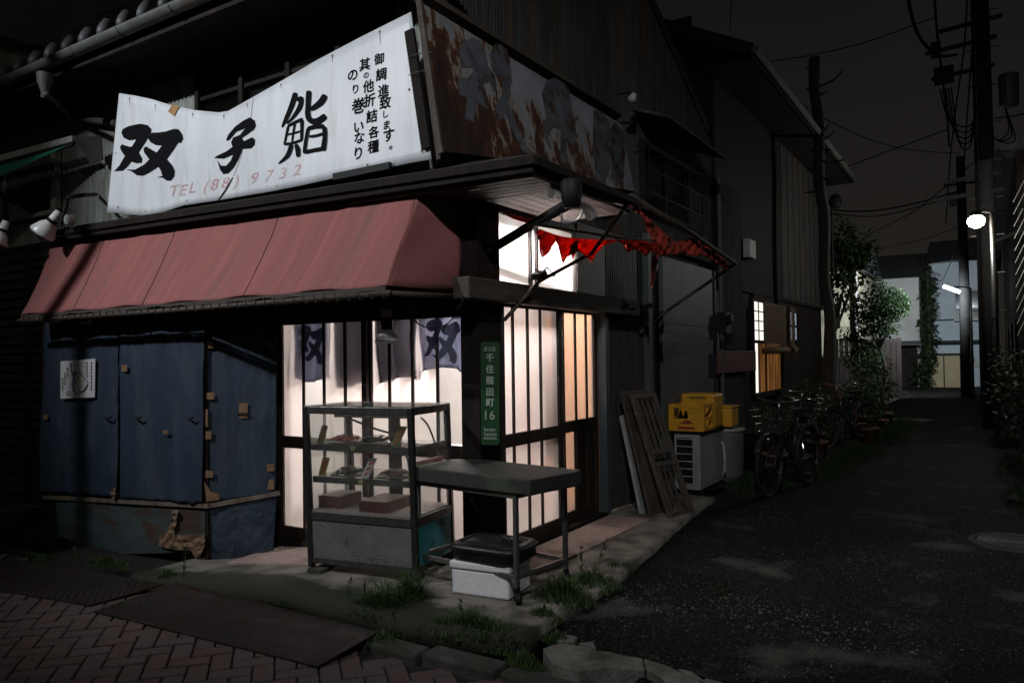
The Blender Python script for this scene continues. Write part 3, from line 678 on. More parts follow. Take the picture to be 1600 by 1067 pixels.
for ch, x_, y_ in (('T', 272, 298), ('E', 287, 297), ('L', 302, 293), ('(', 323, 291), ('8', 337, 288), ('8', 354, 285), (')', 372, 281), ('9', 399, 278), ('7', 422, 274), ('3', 444, 270), ('2', 466, 265)):
    wd = {'(': .2, ')': .2, 'T': .3, 'E': .28, 'L': .26}.get(ch, .30)
    put(b, ch, lambda x, y, x_=x_, y_=y_, wd=wd: SG(x_+(x-wd)*26+(y-.35)*7, y_-(y-.35)*25-(x-wd)*5, .002))
b.build('phone_number', FADE, sign)
b = M(); blob(b, s1([(520, 250), (555, 190), (625, 205), (598, 240), (575, 290)]), SG, .006, 1); b.build('tape', mat('brown_tape', (.40, .24, .10), (.30, .17, .07), 20, .3), sign, solid=.002)
b = M(); brush(b, s1([(1268, 128), (1256, 220), (1248, 300)]), (.5, .5), SG, .0032); brush(b, s1([(1175, 580), (1140, 700), (1090, 820)]), (.5, .5), SG, .0034); brush(b, s1([(1088, 826), (1030, 930), (960, 1028)]), (1.6, 2.6, 2.2), SG, .0036)
b.build('split_seam', BLACK, sign)
NAILR = mat('nail_rust', (.20, .10, .05), (.12, .055, .03), 40, .9)
b = M()
for u_, v_ in ((.06, .03), (.19, .04), (.33, .04), (.47, .05), (.56, .04), (.66, .03), (.78, .03), (.9, .03), (.96, .5), (.97, .93), (.8, .95), (.6, .96), (.42, .95), (.25, .96), (.08, .95), (.02, .5)):
    q_ = sgf(u_, v_); fx_ = lambda x, y, l: q_+V((x, -l, y)); r_ = R_.uniform(.006, .011)
    b.poly([fx_(r_*math.cos(a_), r_*math.sin(a_), .0035) for a_ in (0, .8, 1.6, 2.4, 3.1, 3.9, 4.7, 5.5)])
    if v_ < .2: L2_ = R_.uniform(.04, .13); b.poly([fx_(-.003, 0, .003), fx_(.003, 0, .003), fx_(.0015+.004, -L2_, .003), fx_(.003, -L2_*1.05, .003)])
b.build('nail', NAILR, sign)
b = M(); pa, pb = SG(640, 48, .02), SG(667, 232, .02); b.bar(pa, pb, .075, .03, (0, -1, 0)); b.build('side_batten', WOOD_D, sign)
b = M(); pa, pb = SG(522, 277, .02), SG(610, 259, .02); b.bar(pa, pb, .03, .05, (0, 0, 1)); b.build('bottom_batten', BLACK, sign)
for y0 in (88, 116):
    b = M(); b.tube([SG(638, y0+2, .04), SG(650, y0-3, .07), SG(664, y0-5, .06), F(676, y0-6, .42)], .003, 5, 3); b.build('tie_wire', STEEL, sign)
b = M(); b.bar((-.05, -.38, 2.86), (-.235, -.36, 4.02), .035, .035, (0, 1, 0)); b.build('back_post', WOOD_B, sign); b = M(); b.bar((-.9, -.28, 2.9), (-.9, -.28, 3.8), .04, .04, (0, 1, 0)); b.build('back_post', WOOD_OLD, sign); b = M(); b.bar((-3.0, -.26, 2.9), (-3.0, -.2, 3.7), .04, .04, (0, 1, 0)); b.build('back_post', WOOD_OLD, sign); b = M(); b.bar((-2.0, -.27, 2.9), (-2.0, -.25, 3.5), .04, .04, (0, 1, 0)); b.build('back_post', WOOD_OLD, sign)

# noren curtain hung just inside the street doors
NOREN = mat('noren_cloth', (.50, .51, .60), (.40, .41, .50), 3, .9, transl=.5)
NOREN_SHADED = mat('noren_shaded', (.33, .325, .36), (.25, .25, .285), 3, .9, transl=.45)  # same pale cloth coloured darker, painting its shade behind the frosted panes
INKN = mat('dyed_ink', (.15, .155, .195), (.11, .115, .15), 9, .9, transl=.45)
nor = thing('noren_curtain', (-1.15, .12, 1.3), 'short grey blue shop curtain hung inside the street doors', 'shop curtain')
for i in range(4):
    xa = -2.02+i*.47; xb = xa+.455; dr = (0, .05, .015, -.06)[i]
    fn = lambda u, v, xa=xa, xb=xb, dr=dr: (xa+(xb-xa)*u+.012*math.sin(v*5+i), .055+.035*math.sin(u*17+i)*(.3+.7*v)+.03*v, 1.90-(.56+dr+.03*math.sin(u*4+i))*v)
    b = M(); b.grid(fn, 20, 14); pn = b.build('cloth_panel', NOREN if i in (0, 3) else NOREN_SHADED, nor, smooth=True, solid=.002)
KX = lambda pts: [((x-45)/610, (y-358)/500) for x, y in pts]
for i in (0, 3):
    xa = -2.02+i*.47; b = M()
    for q_ in (so_, st_):
        P_ = [V((x, y, 0)) for x, y in KX(q_)]; i0 = len(b.v)
        b.v += [V((xa+.06+.36*p.x, .028+.02*p.y-.003*i, 1.80-.34*p.y)) for p in P_]
        for tr_ in tessellate_polygon([P_]): b.face([i0+k for k in tr_])
    b.build('brush_character', INKN, nor)
b = M(); b.tube([(-2.1, .06, 1.905), (-.15, .06, 1.905)], .012, 8); b.build('rod', WOOD_OLD, nor)


# ---- rusted sign along the alley side
rn_p = V((0, -.42, 2.89)); _e1 = V((0, 1, 0)); _e2 = (V((-.20, -.40, 3.99))-rn_p); _e2.y = 0
rn_n = _e1.cross(_e2).normalized()
if rn_n.x < 0: rn_n = -rn_n
def RG(px, py, lift=0.0): return PL(px, py, rn_p+rn_n*lift, rn_n)
rsg = thing('rusted_sign', RG(830, 290), 'rust eaten sign board with ghosts of painted characters over the alley side', 'rusted sign')
def rust_mat():
    mt = mat('rusted_enamel', (.24, .25, .275), (.16, .165, .175), 4, .55, bump=.15)
    t = mt.node_tree; N = t.nodes; L = t.links; bs = N['Principled BSDF']
    lk = bs.inputs['Base Color'].links[0].from_socket
    geo = N.new('ShaderNodeNewGeometry'); sp = N.new('ShaderNodeSeparateXYZ'); L.new(geo.outputs['Position'], sp.inputs[0])
    mp = N.new('ShaderNodeMapping'); mp.inputs['Scale'].default_value = (1, 2.0, 1.1); L.new(geo.outputs['Position'], mp.inputs[0])
    n = N.new('ShaderNodeTexNoise'); n.inputs['Scale'].default_value = 2.6; n.inputs['Detail'].default_value = 12; n.inputs['Roughness'].default_value = .68; L.new(mp.outputs[0], n.inputs['Vector'])
    mp2 = N.new('ShaderNodeMapping'); mp2.inputs['Scale'].default_value = (1, 26, 1.6); L.new(geo.outputs['Position'], mp2.inputs[0])
    n2 = N.new('ShaderNodeTexNoise'); n2.inputs['Scale'].default_value = 1.4; n2.inputs['Detail'].default_value = 5; L.new(mp2.outputs[0], n2.inputs['Vector'])
    def mth(op, a, b_):
        q = N.new('ShaderNodeMath'); q.operation = op
        for i_, v_ in enumerate((a, b_)):
            if isinstance(v_, (int, float)): q.inputs[i_].default_value = v_
            else: L.new(v_, q.inputs[i_])
        return q.outputs[0]
    hz = mth('MULTIPLY', mth('SUBTRACT', 3.5, sp.outputs['Z']), .34)          # more rust low on the board, where water sat
    ly = mth('MULTIPLY', mth('MAXIMUM', mth('SUBTRACT', .25, sp.outputs['Y']), 0.0), .34)
    fy = mth('MULTIPLY', mth('MAXIMUM', mth('SUBTRACT', sp.outputs['Y'], 1.7), 0.0), -.16)
    tot = mth('ADD', mth('ADD', mth('ADD', mth('SUBTRACT', mth('MULTIPLY', n.outputs['Fac'], 1.5), .25), hz), mth('ADD', ly, fy)), mth('MULTIPLY', mth('SUBTRACT', n2.outputs['Fac'], .5), .22))
    def band(lo, hi, col_, src):
        r = N.new('ShaderNodeMapRange'); r.inputs['From Min'].default_value = lo; r.inputs['From Max'].default_value = hi; L.new(tot, r.inputs['Value'])
        q = N.new('ShaderNodeMix'); q.data_type = 'RGBA'; q.inputs['B'].default_value = (*col_, 1); L.new(src, q.inputs['A']); L.new(r.outputs[0], q.inputs['Factor']); return q.outputs['Result']
    c1 = band(.42, .49, (.21, .185, .145), lk); c2 = band(.49, .52, (.10, .035, .012), c1); c3 = band(.53, .60, (.040, .014, .007), c2); c3 = band(.66, .80, (.016, .008, .006), c3)
    L.new(c3, bs.inputs['Base Color']); bs.inputs['Roughness'].default_value = .75; return mt
RUSTED = rust_mat()
b = M(); quad = [(657, 4), (700, 30), (800, 92), (900, 152), (990, 206), (999, 300), (930, 288), (850, 262), (770, 246), (692, 236)]
b.prism([RG(x_, y_) for x_, y_ in quad], -rn_n*.02); b.build('board', RUSTED, rsg)
s6 = lambda pts: K(pts, 640, 10, 3.557)
GH = mat('ghost_paint', (.105, .113, .13), (.052, .055, .062), 5, .7, c=(.045, .022, .014), cscale=6, cthr=(.52, .60))
P1 = [(270,260),(300,200),(350,175),(390,190),(415,240),(440,340),(475,390),(485,440),(470,480),(445,420),(415,430),(440,540),(430,575),(400,550),(375,535),(355,645),(305,625),(320,510),(275,490),(268,395),(330,400),(360,345),(290,340)]
P2 = [(445,270),(470,215),(500,205),(540,240),(560,310),(570,420),(545,520),(620,720),(680,830),(625,800),(530,600),(490,650),(480,570),(520,470),(510,400),(470,370)]
P3 = [(735,490),(760,420),(800,395),(860,420),(890,470),(905,600),(925,690),(915,785),(870,740),(875,870),(835,870),(840,690),(800,670),(770,720),(790,800),(760,760),(740,670),(760,610)]
P4 = [(1020,580),(1060,580),(1110,640),(1115,900),(1080,990),(1035,960),(1020,800)]
P5 = [(1110,690),(1140,645),(1190,700),(1200,800),(1190,960),(1150,1010),(1120,960)]
for q in (P1, P2, P3, P4, P5):
    b = M(); blob(b, s6(q), RG, .003, 1); b.build('ghost_character', GH, rsg)
b = M(); b.bar(RG(655, 2, .0), RG(689, 240, .0), .022, .04, rn_n); b.bar(RG(994, 204, .005), RG(1000, 302, .005), .03, .04, rn_n); b.bar(RG(655, -8, -.02), RG(992, 196, -.02), .05, .10, rn_n); b.build('edge_batten', WOOD_B, rsg)

# ------------------------------------------------------------------ red canvas awning
CANV = mat('red_canvas', (.285, .102, .097), (.225, .083, .080), 2.6, .8, bump=.25, bscale=9, c=(.17, .092, .076), cscale=1.7, cthr=(.47, .85), stretch=(5, .35, .35), rvar=.08, spec=.2)
CANV_D = mat('canvas_edge', (.045, .034, .028), (.025, .02, .017), 12, .8)
awn = thing('red_awning', (-2.6, -.5, 1.95), 'faded pink red canvas awning laced to a rusty pipe', 'awning')
TR, TL, BR, BL = V((-.30, -.32, 2.70)), V((-5.2, -.36, 2.80)), F(604, 446, .8), F(34, 492, .82)
b = M()
def aw(u, v):
    p = TL.lerp(TR, u).lerp(BL.lerp(BR, u), v); p.y += .022*math.sin(v*math.pi)-.012*noise.noise((u*16, v*2.5, 1))-.006*noise.noise((u*50, v*5, 2)); p.z += .016*math.sin(u*38)*v*v*.5 - .018*math.sin(v*math.pi)*(.5+.5*math.sin(u*2*math.pi*4.0)); return p
b.grid(aw, 160, 24); b.build('canvas', CANV, awn, smooth=True, solid=.003)
b = M(); e0 = V((-.145, -.03, 2.66)); e1 = V((-.145, -.03, 1.98))
b.grid(lambda u, v: TR.lerp(e0, u).lerp(BR.lerp(e1, u), v)+V((.015*math.sin(v*6+u*4), 0, 0)), 12, 12); b.build('end_panel', CANV, awn, smooth=True, solid=.003)
for px_t, px_b in ((181, 146), (312, 276), (451, 434)):
    b = M(); ut = (px_t-82)/(640-82)
    for u0 in ((px_b-34)/(604-34),):
        b.tube([aw(u0+.012*(1-v)+.0, v)+V((0, -.004, .003)) for v in [i/14 for i in range(15)]], .0035, 4)
    b.build('seam', CANV_D, awn)
b = M(); b.tube([BL+V((-.05, .0, -.055)), BL.lerp(BR, .5)+V((0, 0, -.062)), BR+V((.03, 0, -.05))], .021, 10); b.tube([BR+V((0, 0, -.05)), e1+V((0, 0, -.03))], .018, 8); b.build('pipe', RUSTPIPE, awn, smooth=True)
b = M(); b.grid(lambda u, v: BL.lerp(BR, u)+V((0, -.004-.006*v, -.004-(.030+.006*math.sin(u*90)+.008*math.sin(u*23))*v)), 140, 2); b.build('hem', CANV_D, awn, solid=.003)
b = M()
for i in range(46):
    p = BL.lerp(BR, (i+.5)/46)+V((0, -.012, -.02)); b.tube([p, p+V((.028, -.014, -.03)), p+V((.035, -.004, -.062)), p+V((.05, .02, -.05))], .0045, 4)
b.build('lacing', CANV_D, awn)
b = M()
for x in (-4.7, -3.2, -1.7, -.4): b.tube([(x, -.05, 2.62), (x-.0, -.36, 2.72)], .012, 6); b.tube([(x, -.03, 2.05), BL.lerp(BR, (x-BL.x)/(BR.x-BL.x))+V((0, 0, -.05))], .012, 6)
b.build('bracket', RUSTPIPE, awn)

# ------------------------------------------------------------------ alley awning frame with torn red cloth
REDC = mat('torn_red_cloth', (.60, .050, .026), (.45, .035, .02), 6, .8, transl=.6, c=(.16, .03, .02), cscale=5, cthr=(.55, .75))
REDD = mat('red_cloth', (.40, .042, .024), (.22, .028, .018), 8, .85, c=(.05, .02, .018), cscale=5, cthr=(.5, .7), transl=.2)
tor = thing('torn_awning', (.5, 1.6, 2.3), 'shredded red awning cloth on a bent frame over the alley doors', 'torn awning')
pA, pB = A(985, 306, .74), A(1150, 412, .78)
b = M(); b.tube([pA, pA.lerp(pB, .5)+V((0, 0, .02)), pB], .022, 8); b.tube([pA+V((0, 0, -.03)), A(925, 395, .42), A(842, 440, .20), A(788, 500, .06)], .016, 8)
b.tube([pB, A(1050, 480, .1), A(1000, 520, .02)], .018, 8); b.tube([A(842, 352, .40), A(968, 372, .42), A(1060, 378, .6)], .010, 6); b.build('frame', RUSTPIPE, tor, smooth=True)
b = M(); b.obox(A(843, 430, .20), (.03, .02, 0), (0, .05, .02), (0, -.02, .02)); b.tube([A(836, 420, .2), A(850, 432, .2), A(868, 431, .2), A(855, 418, .2), A(848, 424, .2)], .008, 6); b.build('hinge', STEEL_D, tor)
s8 = lambda pts: K(pts, 720, 300, 3.139)
def ragged(pts, o, wob, m_, sm=1, nm='cloth_scrap'):
    b = M(); q = s8(pts)
    # a denser sheet: subdivide the outline triangles and give it folds
    import bmesh
    bm = bmesh.new(); vs_ = [bm.verts.new((x, y, 0)) for x, y in q]; bm.faces.new(vs_)
    bmesh.ops.triangulate(bm, faces=bm.faces[:]); bmesh.ops.subdivide_edges(bm, edges=bm.edges[:], cuts=3, use_grid_fill=True)
    bm.verts.ensure_lookup_table(); i0 = len(b.v)
    for v in bm.verts:
        x, y = v.co.x, v.co.y
        oo = o(x, y) + wob*(math.sin(x*.55+y*.25)*.35+.9*noise.noise((x*.16, y*.10, 4)))
        b.v.append(A(x, y, oo))
    for f in bm.faces: b.face([i0+v.index for v in f.verts])
    bm.free(); b.build(nm, m_, tor, smooth=True, solid=.003)
ragged([(372,205),(385,180),(420,195),(480,215),(560,228),(640,232),(720,236),(782,238),(700,262),(690,278),(664,300),(645,345),(618,322),(580,290),(565,232),(545,262),(520,320),(500,352),(488,310),(478,265),(466,242),(450,262),(430,300),(398,325),(385,290),(383,240)], lambda x, y: .41, .03, REDC)
ragged([(540,262),(560,236),(566,240),(562,300),(548,330),(540,300)], lambda x, y: .40, .02, REDC)
ragged([(826,45),(860,62),(888,100),(935,140),(975,180),(1020,220),(1050,245),(1080,240),(1130,228),(1180,240),(1240,290),(1290,330),(1330,375),(1300,380),(1240,345),(1190,310),(1140,312),(1080,300),(1030,312),(1000,310),(975,270),(930,220),(905,170),(890,110),(850,100),(832,80)], lambda x, y: .72, .05, REDD)
ragged([(960,250),(1010,235),(1060,250),(1160,235),(1200,262),(1190,300),(1080,300),(1030,312),(990,312),(975,290)], lambda x, y: .70, .03, REDC)
ragged([(760,236),(860,236),(960,250),(1000,275),(985,300),(930,292),(905,318),(880,288),(850,282),(815,296),(800,262)], lambda x, y: .46, .04, REDC)
ragged([(935,310),(970,300),(968,360),(955,420),(940,470),(930,460),(932,400)], lambda x, y: .55, .04, REDD)
ragged([(200,105),(300,120),(380,135),(375,160),(330,155),(260,135)], lambda x, y: .06, .02, REDD)
b = M()
for (x0, y0, x1, y1) in ((985,300,980,340),(1000,312,992,338),(1006,312,1012,332),(1270,300,1272,316),(690,262,694,280),(962,330,962,385),(445,265,438,362),(395,285,402,320),(1140,308,1136,318)):
    b.tube([A(*s8([(x0, y0)])[0], .6), A(*s8([((x0+x1)/2+3, (y0+y1)/2)])[0], .61), A(*s8([(x1, y1)])[0], .6)], .003, 4)
b.build('loose_thread', mat('pale_thread', (.6, .5, .45)), tor)
# thick black brace under the eave corner
t = thing('eave_brace', A(770, 390, .03), 'thick black brace rising from the corner pillar to the eave corner', 'brace')
b = M(); b.tube([A(762, 393, .02), A(830, 352, .25), F(890, 318, .40)], .035, 10); b.build('arm', BLACK, t, smooth=True)
b = M(); c_ = F(893, 303, .40); b.lathe([(.0, -.09), (.05, -.085), (.066, -.02), (.066, .07), (.05, .09), (.0, .092)], c_, (0, 0, 1), 12); b.build('bracket_drum', DARK, t, smooth=True)
b = M(); b.tube([c_+V((-.06, -.02, -.12)), c_+V((-.03, -.05, -.18)), c_+V((.05, -.03, -.17)), c_+V((.07, 0, -.11))], .008, 6, 3); b.build('shackle', STEEL, t)

# ------------------------------------------------------------------ lamps under and beside the awning
LAMPM = mat('white_enamel_shade', (.62, .63, .64), (.5, .5, .5), 8, .3)
LAMPT = mat('white_plastic_shade', (.70, .71, .72), (.6, .6, .6), 8, .35, transl=.5)
t = thing('clamp_lamp', F(604, 490, .38), 'unlit clip lamp with a white bell shade hanging before the street doors', 'clip lamp')
c_ = F(604, 487, .38); ax = V((.03, -.03, -1)); k_ = 1.18
sc_ = lambda pr: [(r*k_, h*k_) for r, h in pr]
b = M(); b.lathe(sc_([(.0, -.02), (.028, -.015), (.036, .02), (.036, .035)]), c_, ax, 14); b.build('cap', LAMPM, t, smooth=True)
b = M(); b.lathe(sc_([(.036, .035), (.04, .04), (.034, .055), (.034, .105), (.03, .115)]), c_, ax, 14); b.build('socket', BLACK, t, smooth=True)
b = M(); b.lathe(sc_([(.03, .112), (.042, .122), (.058, .14), (.069, .17), (.072, .19), (.069, .188), (.055, .145), (.03, .12)]), c_, ax, 20); b.build('shade', LAMPT, t, smooth=True)
b = M(); b.tube([c_+V((.01, 0, .02)), F(618, 488, .34), F(625, 497, .32), F(634, 496, .3), F(632, 486, .3), F(622, 484, .3), F(640, 480, .2), F(650, 503, .12), F(675, 513, .10), F(700, 505, .10), F(718, 482, .08)], .005, 6, 4); b.build('cable', BLACK, t)
b = M(); b.tube([c_+V((0, .0, .0)), c_+V((0, .2, .12)), c_+V((0, .36, .14))], .008, 6); b.build('arm', DARK, t)
def spot(c_, ax, label, k=1.0):
    t = thing('spot_lamp', c_, label, 'spot lamp', 'white spot lamps beside the awning')
    b = M(); b.lathe([(.0, -.09*k), (.025*k, -.085*k), (.03*k, -.02*k), (.03*k, 0), (.055*k, .03*k), (.078*k, .085*k), (.08*k, .10*k), (.07*k, .09*k), (.0, .02*k)], c_, ax, 16); b.build('shade', LAMPM, t, smooth=True)
    b = M(); b.lathe([(.034*k, -.022*k), (.034*k, .0)], c_, ax, 14); b.build('clamp_ring', BLACK, t, solid=.004)
    return t
c_ = F(80, 347, .62); t = spot(c_, V((-.55, -.3, -.75)), 'white spot lamp on a black arm above the end of the red awning', 1.5)
b = M(); b.tube([c_+V((.03, 0, .03)), F(96, 349, .58), F(104, 318, .55), F(106, 309, .55), F(130, 305, .5), F(150, 304, .02)], .02, 8); b.build('arm', BLACK, t)
b = M(); b.lathe([(0, -.02), (.05, -.015), (.05, .05), (0, .055)], F(112, 344, .55), V((0, -1, 0)), 12); b.build('junction_box', PALE, t)
spot(F(2, 362, .9), V((-.2, -.3, -.9)), 'white spot lamp hanging before the dark shuttered neighbour house', 1.3)

# ------------------------------------------------------------------ bay clad in blue sheeting (part of the shop front)
BLUE = mat('blue_sheet', (.0175, .032, .056), (.011, .020, .035), 3.2, .65, bump=.55, bscale=13, c=(.038, .050, .064), cscale=2.6, cthr=(.48, .78), stretch=(1.6, 1.6, .45), rvar=.12)
TEALS = mat('faded_blue_panel', (.045, .066, .07), (.028, .042, .047), 3, .75, bump=.15, c=(.045, .025, .015), cscale=2.5, cthr=(.52, .62), stretch=(.6, 1, 1.4))
TAPE = mat('old_brown_tape', (.22, .13, .07), (.14, .085, .047), 25, .5)
CARD = mat('torn_cardboard', (.20, .125, .07), (.12, .075, .045), 14, .85, bump=.4)
bx0, bx1, by = -5.15, -2.44, -.50
b = M(); b.prism([(bx0+.02, by+.03, -.16), (bx1-.02, by+.03, -.16), (-2.20, -.03, -.16), (bx0+.02, -.03, -.16)], (0, 0, 2.0))
bay = b.build('bay', WOOD_D, shop)
def sheet(name, px, o, m_, parent, wob=.012, rag=.0, seed=0, side=False, n=(54, 60)):
    """a hung sheet from four picture corners (tl, tr, br, bl) on the bay's front, or on its slanted side"""
    sn = V((-.5, -.28, 0)).cross(V((0, 0, 1))).normalized()
    if sn.x < 0: sn = -sn
    sp_ = V((bx1, by, 0))+sn*o
    f = (lambda x, y: PL(x, y, sp_, sn)) if side else (lambda x, y: F(x, y, -by+o))
    tl, tr, br, bl = [f(*p) for p in px]; nn = sn if side else V((0, -1, 0))
    b = M()
    def g(u, v):
        p = tl.lerp(tr, u).lerp(bl.lerp(br, u), v)
        w_ = wob*(noise.noise((u*3+seed, v*2.2, seed))+.6*math.sin(u*7+seed)*v)+.5*wob*noise.noise((u*9, v*5, seed+3))+.28*wob*noise.noise((u*22, v*14+u*6, seed+5))
        if v > .97: p = p+V((0, 0, rag*noise.noise((u*14, seed, 1))))
        return p+nn*(w_+wob)
    b.grid(g, *n); return b.build(name, m_, parent, smooth=True, solid=.003)
sheet('blue_sheet', [(74, 505), (189, 508), (189, 776), (66, 768)], .02, BLUE, bay, .02, .02, 1)
sheet('blue_sheet', [(191, 508), (322, 508), (318, 786), (191, 778)], .035, BLUE, bay, .014, .02, 2)
sheet('blue_sheet', [(324, 508), (434, 505), (431, 772), (326, 784)], .012, BLUE, bay, .010, .01, 3, True)
sheet('lower_panel', [(88, 776), (326, 792), (326, 862), (92, 868)], .01, TEALS, bay, .008, .0, 4)
sheet('lower_panel', [(328, 796), (433, 776), (428, 858), (330, 886)], .01, BLUE, bay, .012, .02, 5, True)
sn = V((-.5, -.28, 0)).cross(V((0, 0, 1))).normalized(); sn = sn if sn.x > 0 else -sn
sp0 = V((bx1, by, 0))
SD = lambda x, y, o=.03: PL(x, y, sp0+sn*o, sn)
BF = lambda x, y, o=.06: F(x, y, -by+o)
b = M(); b.bar(BF(70, 776, .02), BF(328, 790, .02), .05, .035); b.bar(SD(326, 790, .02), SD(436, 770, .02), .05, .035); b.build('ledge', WOOD_OLD, bay)
b = M(); b.bar(BF(323, 508, .0), BF(327, 884, .0), .045, .045, (0, 1, 0)); b.bar(BF(72, 508, .0), BF(70, 870, .0), .05, .05, (0, 1, 0)); b.build('corner_post', WOOD_D, bay)
b = M(); b.bar(BF(205, 520, .03), BF(285, 518, .03), .02, .012); b.build('top_batten', mat('bare_wood', (.30, .15, .08), None, 10, .6), bay)
def tape(pts, fn, o):
    b = M(); b.prism([fn(x, y, o) for x, y in pts], V((.0006, -.001, 0))); b.build('tape', TAPE, bay)
T5 = lambda x, y: (x/2.541, 480+y/2.541)
for (x, y, w_, h_) in ((834, 352, 28, 28), (828, 508, 22, 32), (832, 662, 30, 28), (1073, 636, 28, 30), (835, 150, 28, 26), (1073, 150, 28, 26), (966, 410, 34, 60), (820, 440, 10, 70)):
    c_ = R_.uniform(-3, 3); tape([T5(x-w_/2, y-h_/2+c_), T5(x+w_/2, y-h_/2-c_), T5(x+w_/2+c_, y+h_/2), T5(x-w_/2+c_, y+h_/2)], SD, .042)
tape([T5(810, 690), T5(826, 712), T5(838, 730), T5(868, 742), T5(872, 764), T5(820, 770)], SD, .042)
tape([T5(1068, 684), T5(1088, 682), T5(1088, 722), T5(1060, 724)], SD, .042)
for (x, y, w_, h_) in ((494, 242, 22, 26), (656, 496, 18, 14), (180, 436, 16, 20)):
    tape([T5(x-w_/2, y-h_/2), T5(x+w_/2, y-h_/2), T5(x+w_/2, y+h_/2), T5(x-w_/2, y+h_/2)], BF, .085)
b = M()
for x in (425, 545, 752): b.tube([BF(*T5(x-16, 432), .09), BF(*T5(x, 442), .10), BF(*T5(x+16, 436), .09)], .008, 6)
b.tube([SD(*T5(942, 424), .05), SD(*T5(962, 420), .06), SD(*T5(985, 424), .05)], .006, 6); b.build('handle_string', BLACK, bay)
b = M()
def crum(px, o, nm):
    b = M()
    import bmesh
    bm = bmesh.new(); vs_ = [bm.verts.new((x, y, 0)) for x, y in px]; bm.faces.new(vs_); bmesh.ops.triangulate(bm, faces=bm.faces[:]); bmesh.ops.subdivide_edges(bm, edges=bm.edges[:], cuts=3, use_grid_fill=True); bm.verts.index_update()
    for v in bm.verts: b.v.append(BF(v.co.x, v.co.y, o+.03*noise.noise((v.co.x*.16, v.co.y*.16, 2))+.012*noise.noise((v.co.x*.5, v.co.y*.5, 5))))
    for f in bm.faces: b.face([v.index for v in f.verts])
    bm.free(); b.build(nm, CARD, bay, solid=.003)
crum([T5(*p) for p in [(688, 805), (708, 805), (700, 860), (690, 900), (720, 905), (812, 898), (815, 940), (790, 1002), (770, 985), (760, 965), (700, 962), (660, 955), (632, 945), (635, 905), (668, 890), (680, 850)]], .05, 'torn_cardboard')
crum([T5(*p) for p in [(440, 730), (458, 716), (460, 740), (452, 768), (440, 750)]], .07, 'torn_cardboard')
# poster taped to the sheet
PAPER = mat('poster_paper', (.46, .46, .47), (.38, .38, .39), 6, .85)
s4 = lambda pts: K(pts, 60, 540, 10.67)
PO = lambda x, y, l=0.0: BF(x, y, .075+l)
pos = thing('paper_poster', PO(121, 590), 'small white poster with a brush drawn shell taped to the blue sheet', 'poster')
b = M(); b.prism([PO(*p) for p in s4([(370, 262), (950, 215), (942, 860), (368, 885)])], (0, -.001, 0)); b.build('sheet', PAPER, pos)
b = M(); shell = [(600, 480), (690, 450), (740, 520), (820, 600), (815, 690), (740, 780), (640, 800), (580, 740), (560, 650), (580, 560)]
for i, (p, ws) in enumerate([(shell+[shell[0]], (1.2, 1.2)), ([(590, 470), (660, 380)], (.8, .6)), ([(560, 460), (530, 320), (545, 300), (550, 360)], (1.2, 1.0)), ([(560, 440), (470, 370), (490, 400)], (1.0, 1.0)), ([(560, 440), (600, 440), (620, 490), (570, 500), (560, 450)], (1.6, 1.6)),
   ([(600, 760), (600, 650), (660, 540), (700, 480)], (.9, .9)), ([(640, 700), (720, 560)], (.9, .5)), ([(680, 720), (760, 580)], (.9, .5)), ([(640, 780), (760, 740), (810, 640)], (1.3, 1.0))]+
   [([(565+k*9, 640-k*28), (600+k*9, 655-k*26)], (.9, .7)) for k in range(6)]):
    brush(b, s4(p), [q*.9 for q in ws], PO, .0022+.0003*i)
for cx_, y0, n_ in ((880, 290, 9), (805, 290, 5), (480, 390, 3), (440, 470, 4), (400, 560, 4)):
    for k in range(n_):
        y_ = y0+k*54; a = R_.uniform(-9, 9); brush(b, s4([(cx_-16, y_+a), (cx_+14, y_-6), (cx_+4, y_+24)]), (.8, .9, .6), PO, .0024); brush(b, s4([(cx_+R_.uniform(-8, 8), y_-18), (cx_-4, y_+28)]), (.8, .6), PO, .0027)
brush(b, s4([(480, 770), (525, 765), (520, 815), (478, 818), (480, 770)]), (1.2, 1.2), PO, .0024); b.build('brush_drawing', BLACK, pos)
b = M(); brush(b, s4([(650, 660), (690, 590), (705, 540)]), (4, 4, 2.5), PO, .0014); b.build('yellow_wash', mat('pale_yellow', (.55, .5, .22), None, 8, .9), pos)

# ------------------------------------------------------------------ green address plate on the corner pillar
GREEN = mat('green_enamel', (.020, .062, .024), (.016, .05, .02), 3, .35)
PWH = mat('plate_white', (.40, .44, .40), (.33, .37, .33), 20, .5)
gn = V((.42, -.90, 0)).normalized(); gc = F(766, 615, .075)
GP = lambda x, y, l=0.0: PL(x, y, gc+gn*l, gn)
t = thing('address_plate', GP(766, 695), 'long green enamel address plate with white characters on the corner pillar', 'address plate')
b = M(); b.prism([GP(*p) for p in [(753, 534), (778, 534), (780.5, 537), (780.5, 692), (778, 695), (754, 695), (751.5, 692), (751, 537)]], -gn*.004); b.build('plate', GREEN, t)
b = M(); b.bar(gc-gn*.03+V((0, 0, .3)), gc-gn*.03-V((0, 0, .32)), .05, .05, gn); b.build('mounting_strip', WOOD_D, t)
b = M(); s3c = lambda x, y: (740+x/5.616, 520+y/5.616)
def pl_(ch, x, y, w_, h_, bold, adv=.5):
    put(b, ch, lambda gx, gy: GP(*s3c(x+(gx-adv)*w_, y-(gy-.37)*h_), .002), bold)
for i, ch in enumerate('足立区'): pl_(ch, 106+37*i, 142, 38, 42, .004)
for ch, y in zip('千住龍田町', (218, 318, 416, 516, 610)): pl_(ch, 143, y, 74, 76, .02)
for ch, x in (('1', 112), ('6', 168)): pl_(ch, x, 718, 104, 112, -.004, .30)
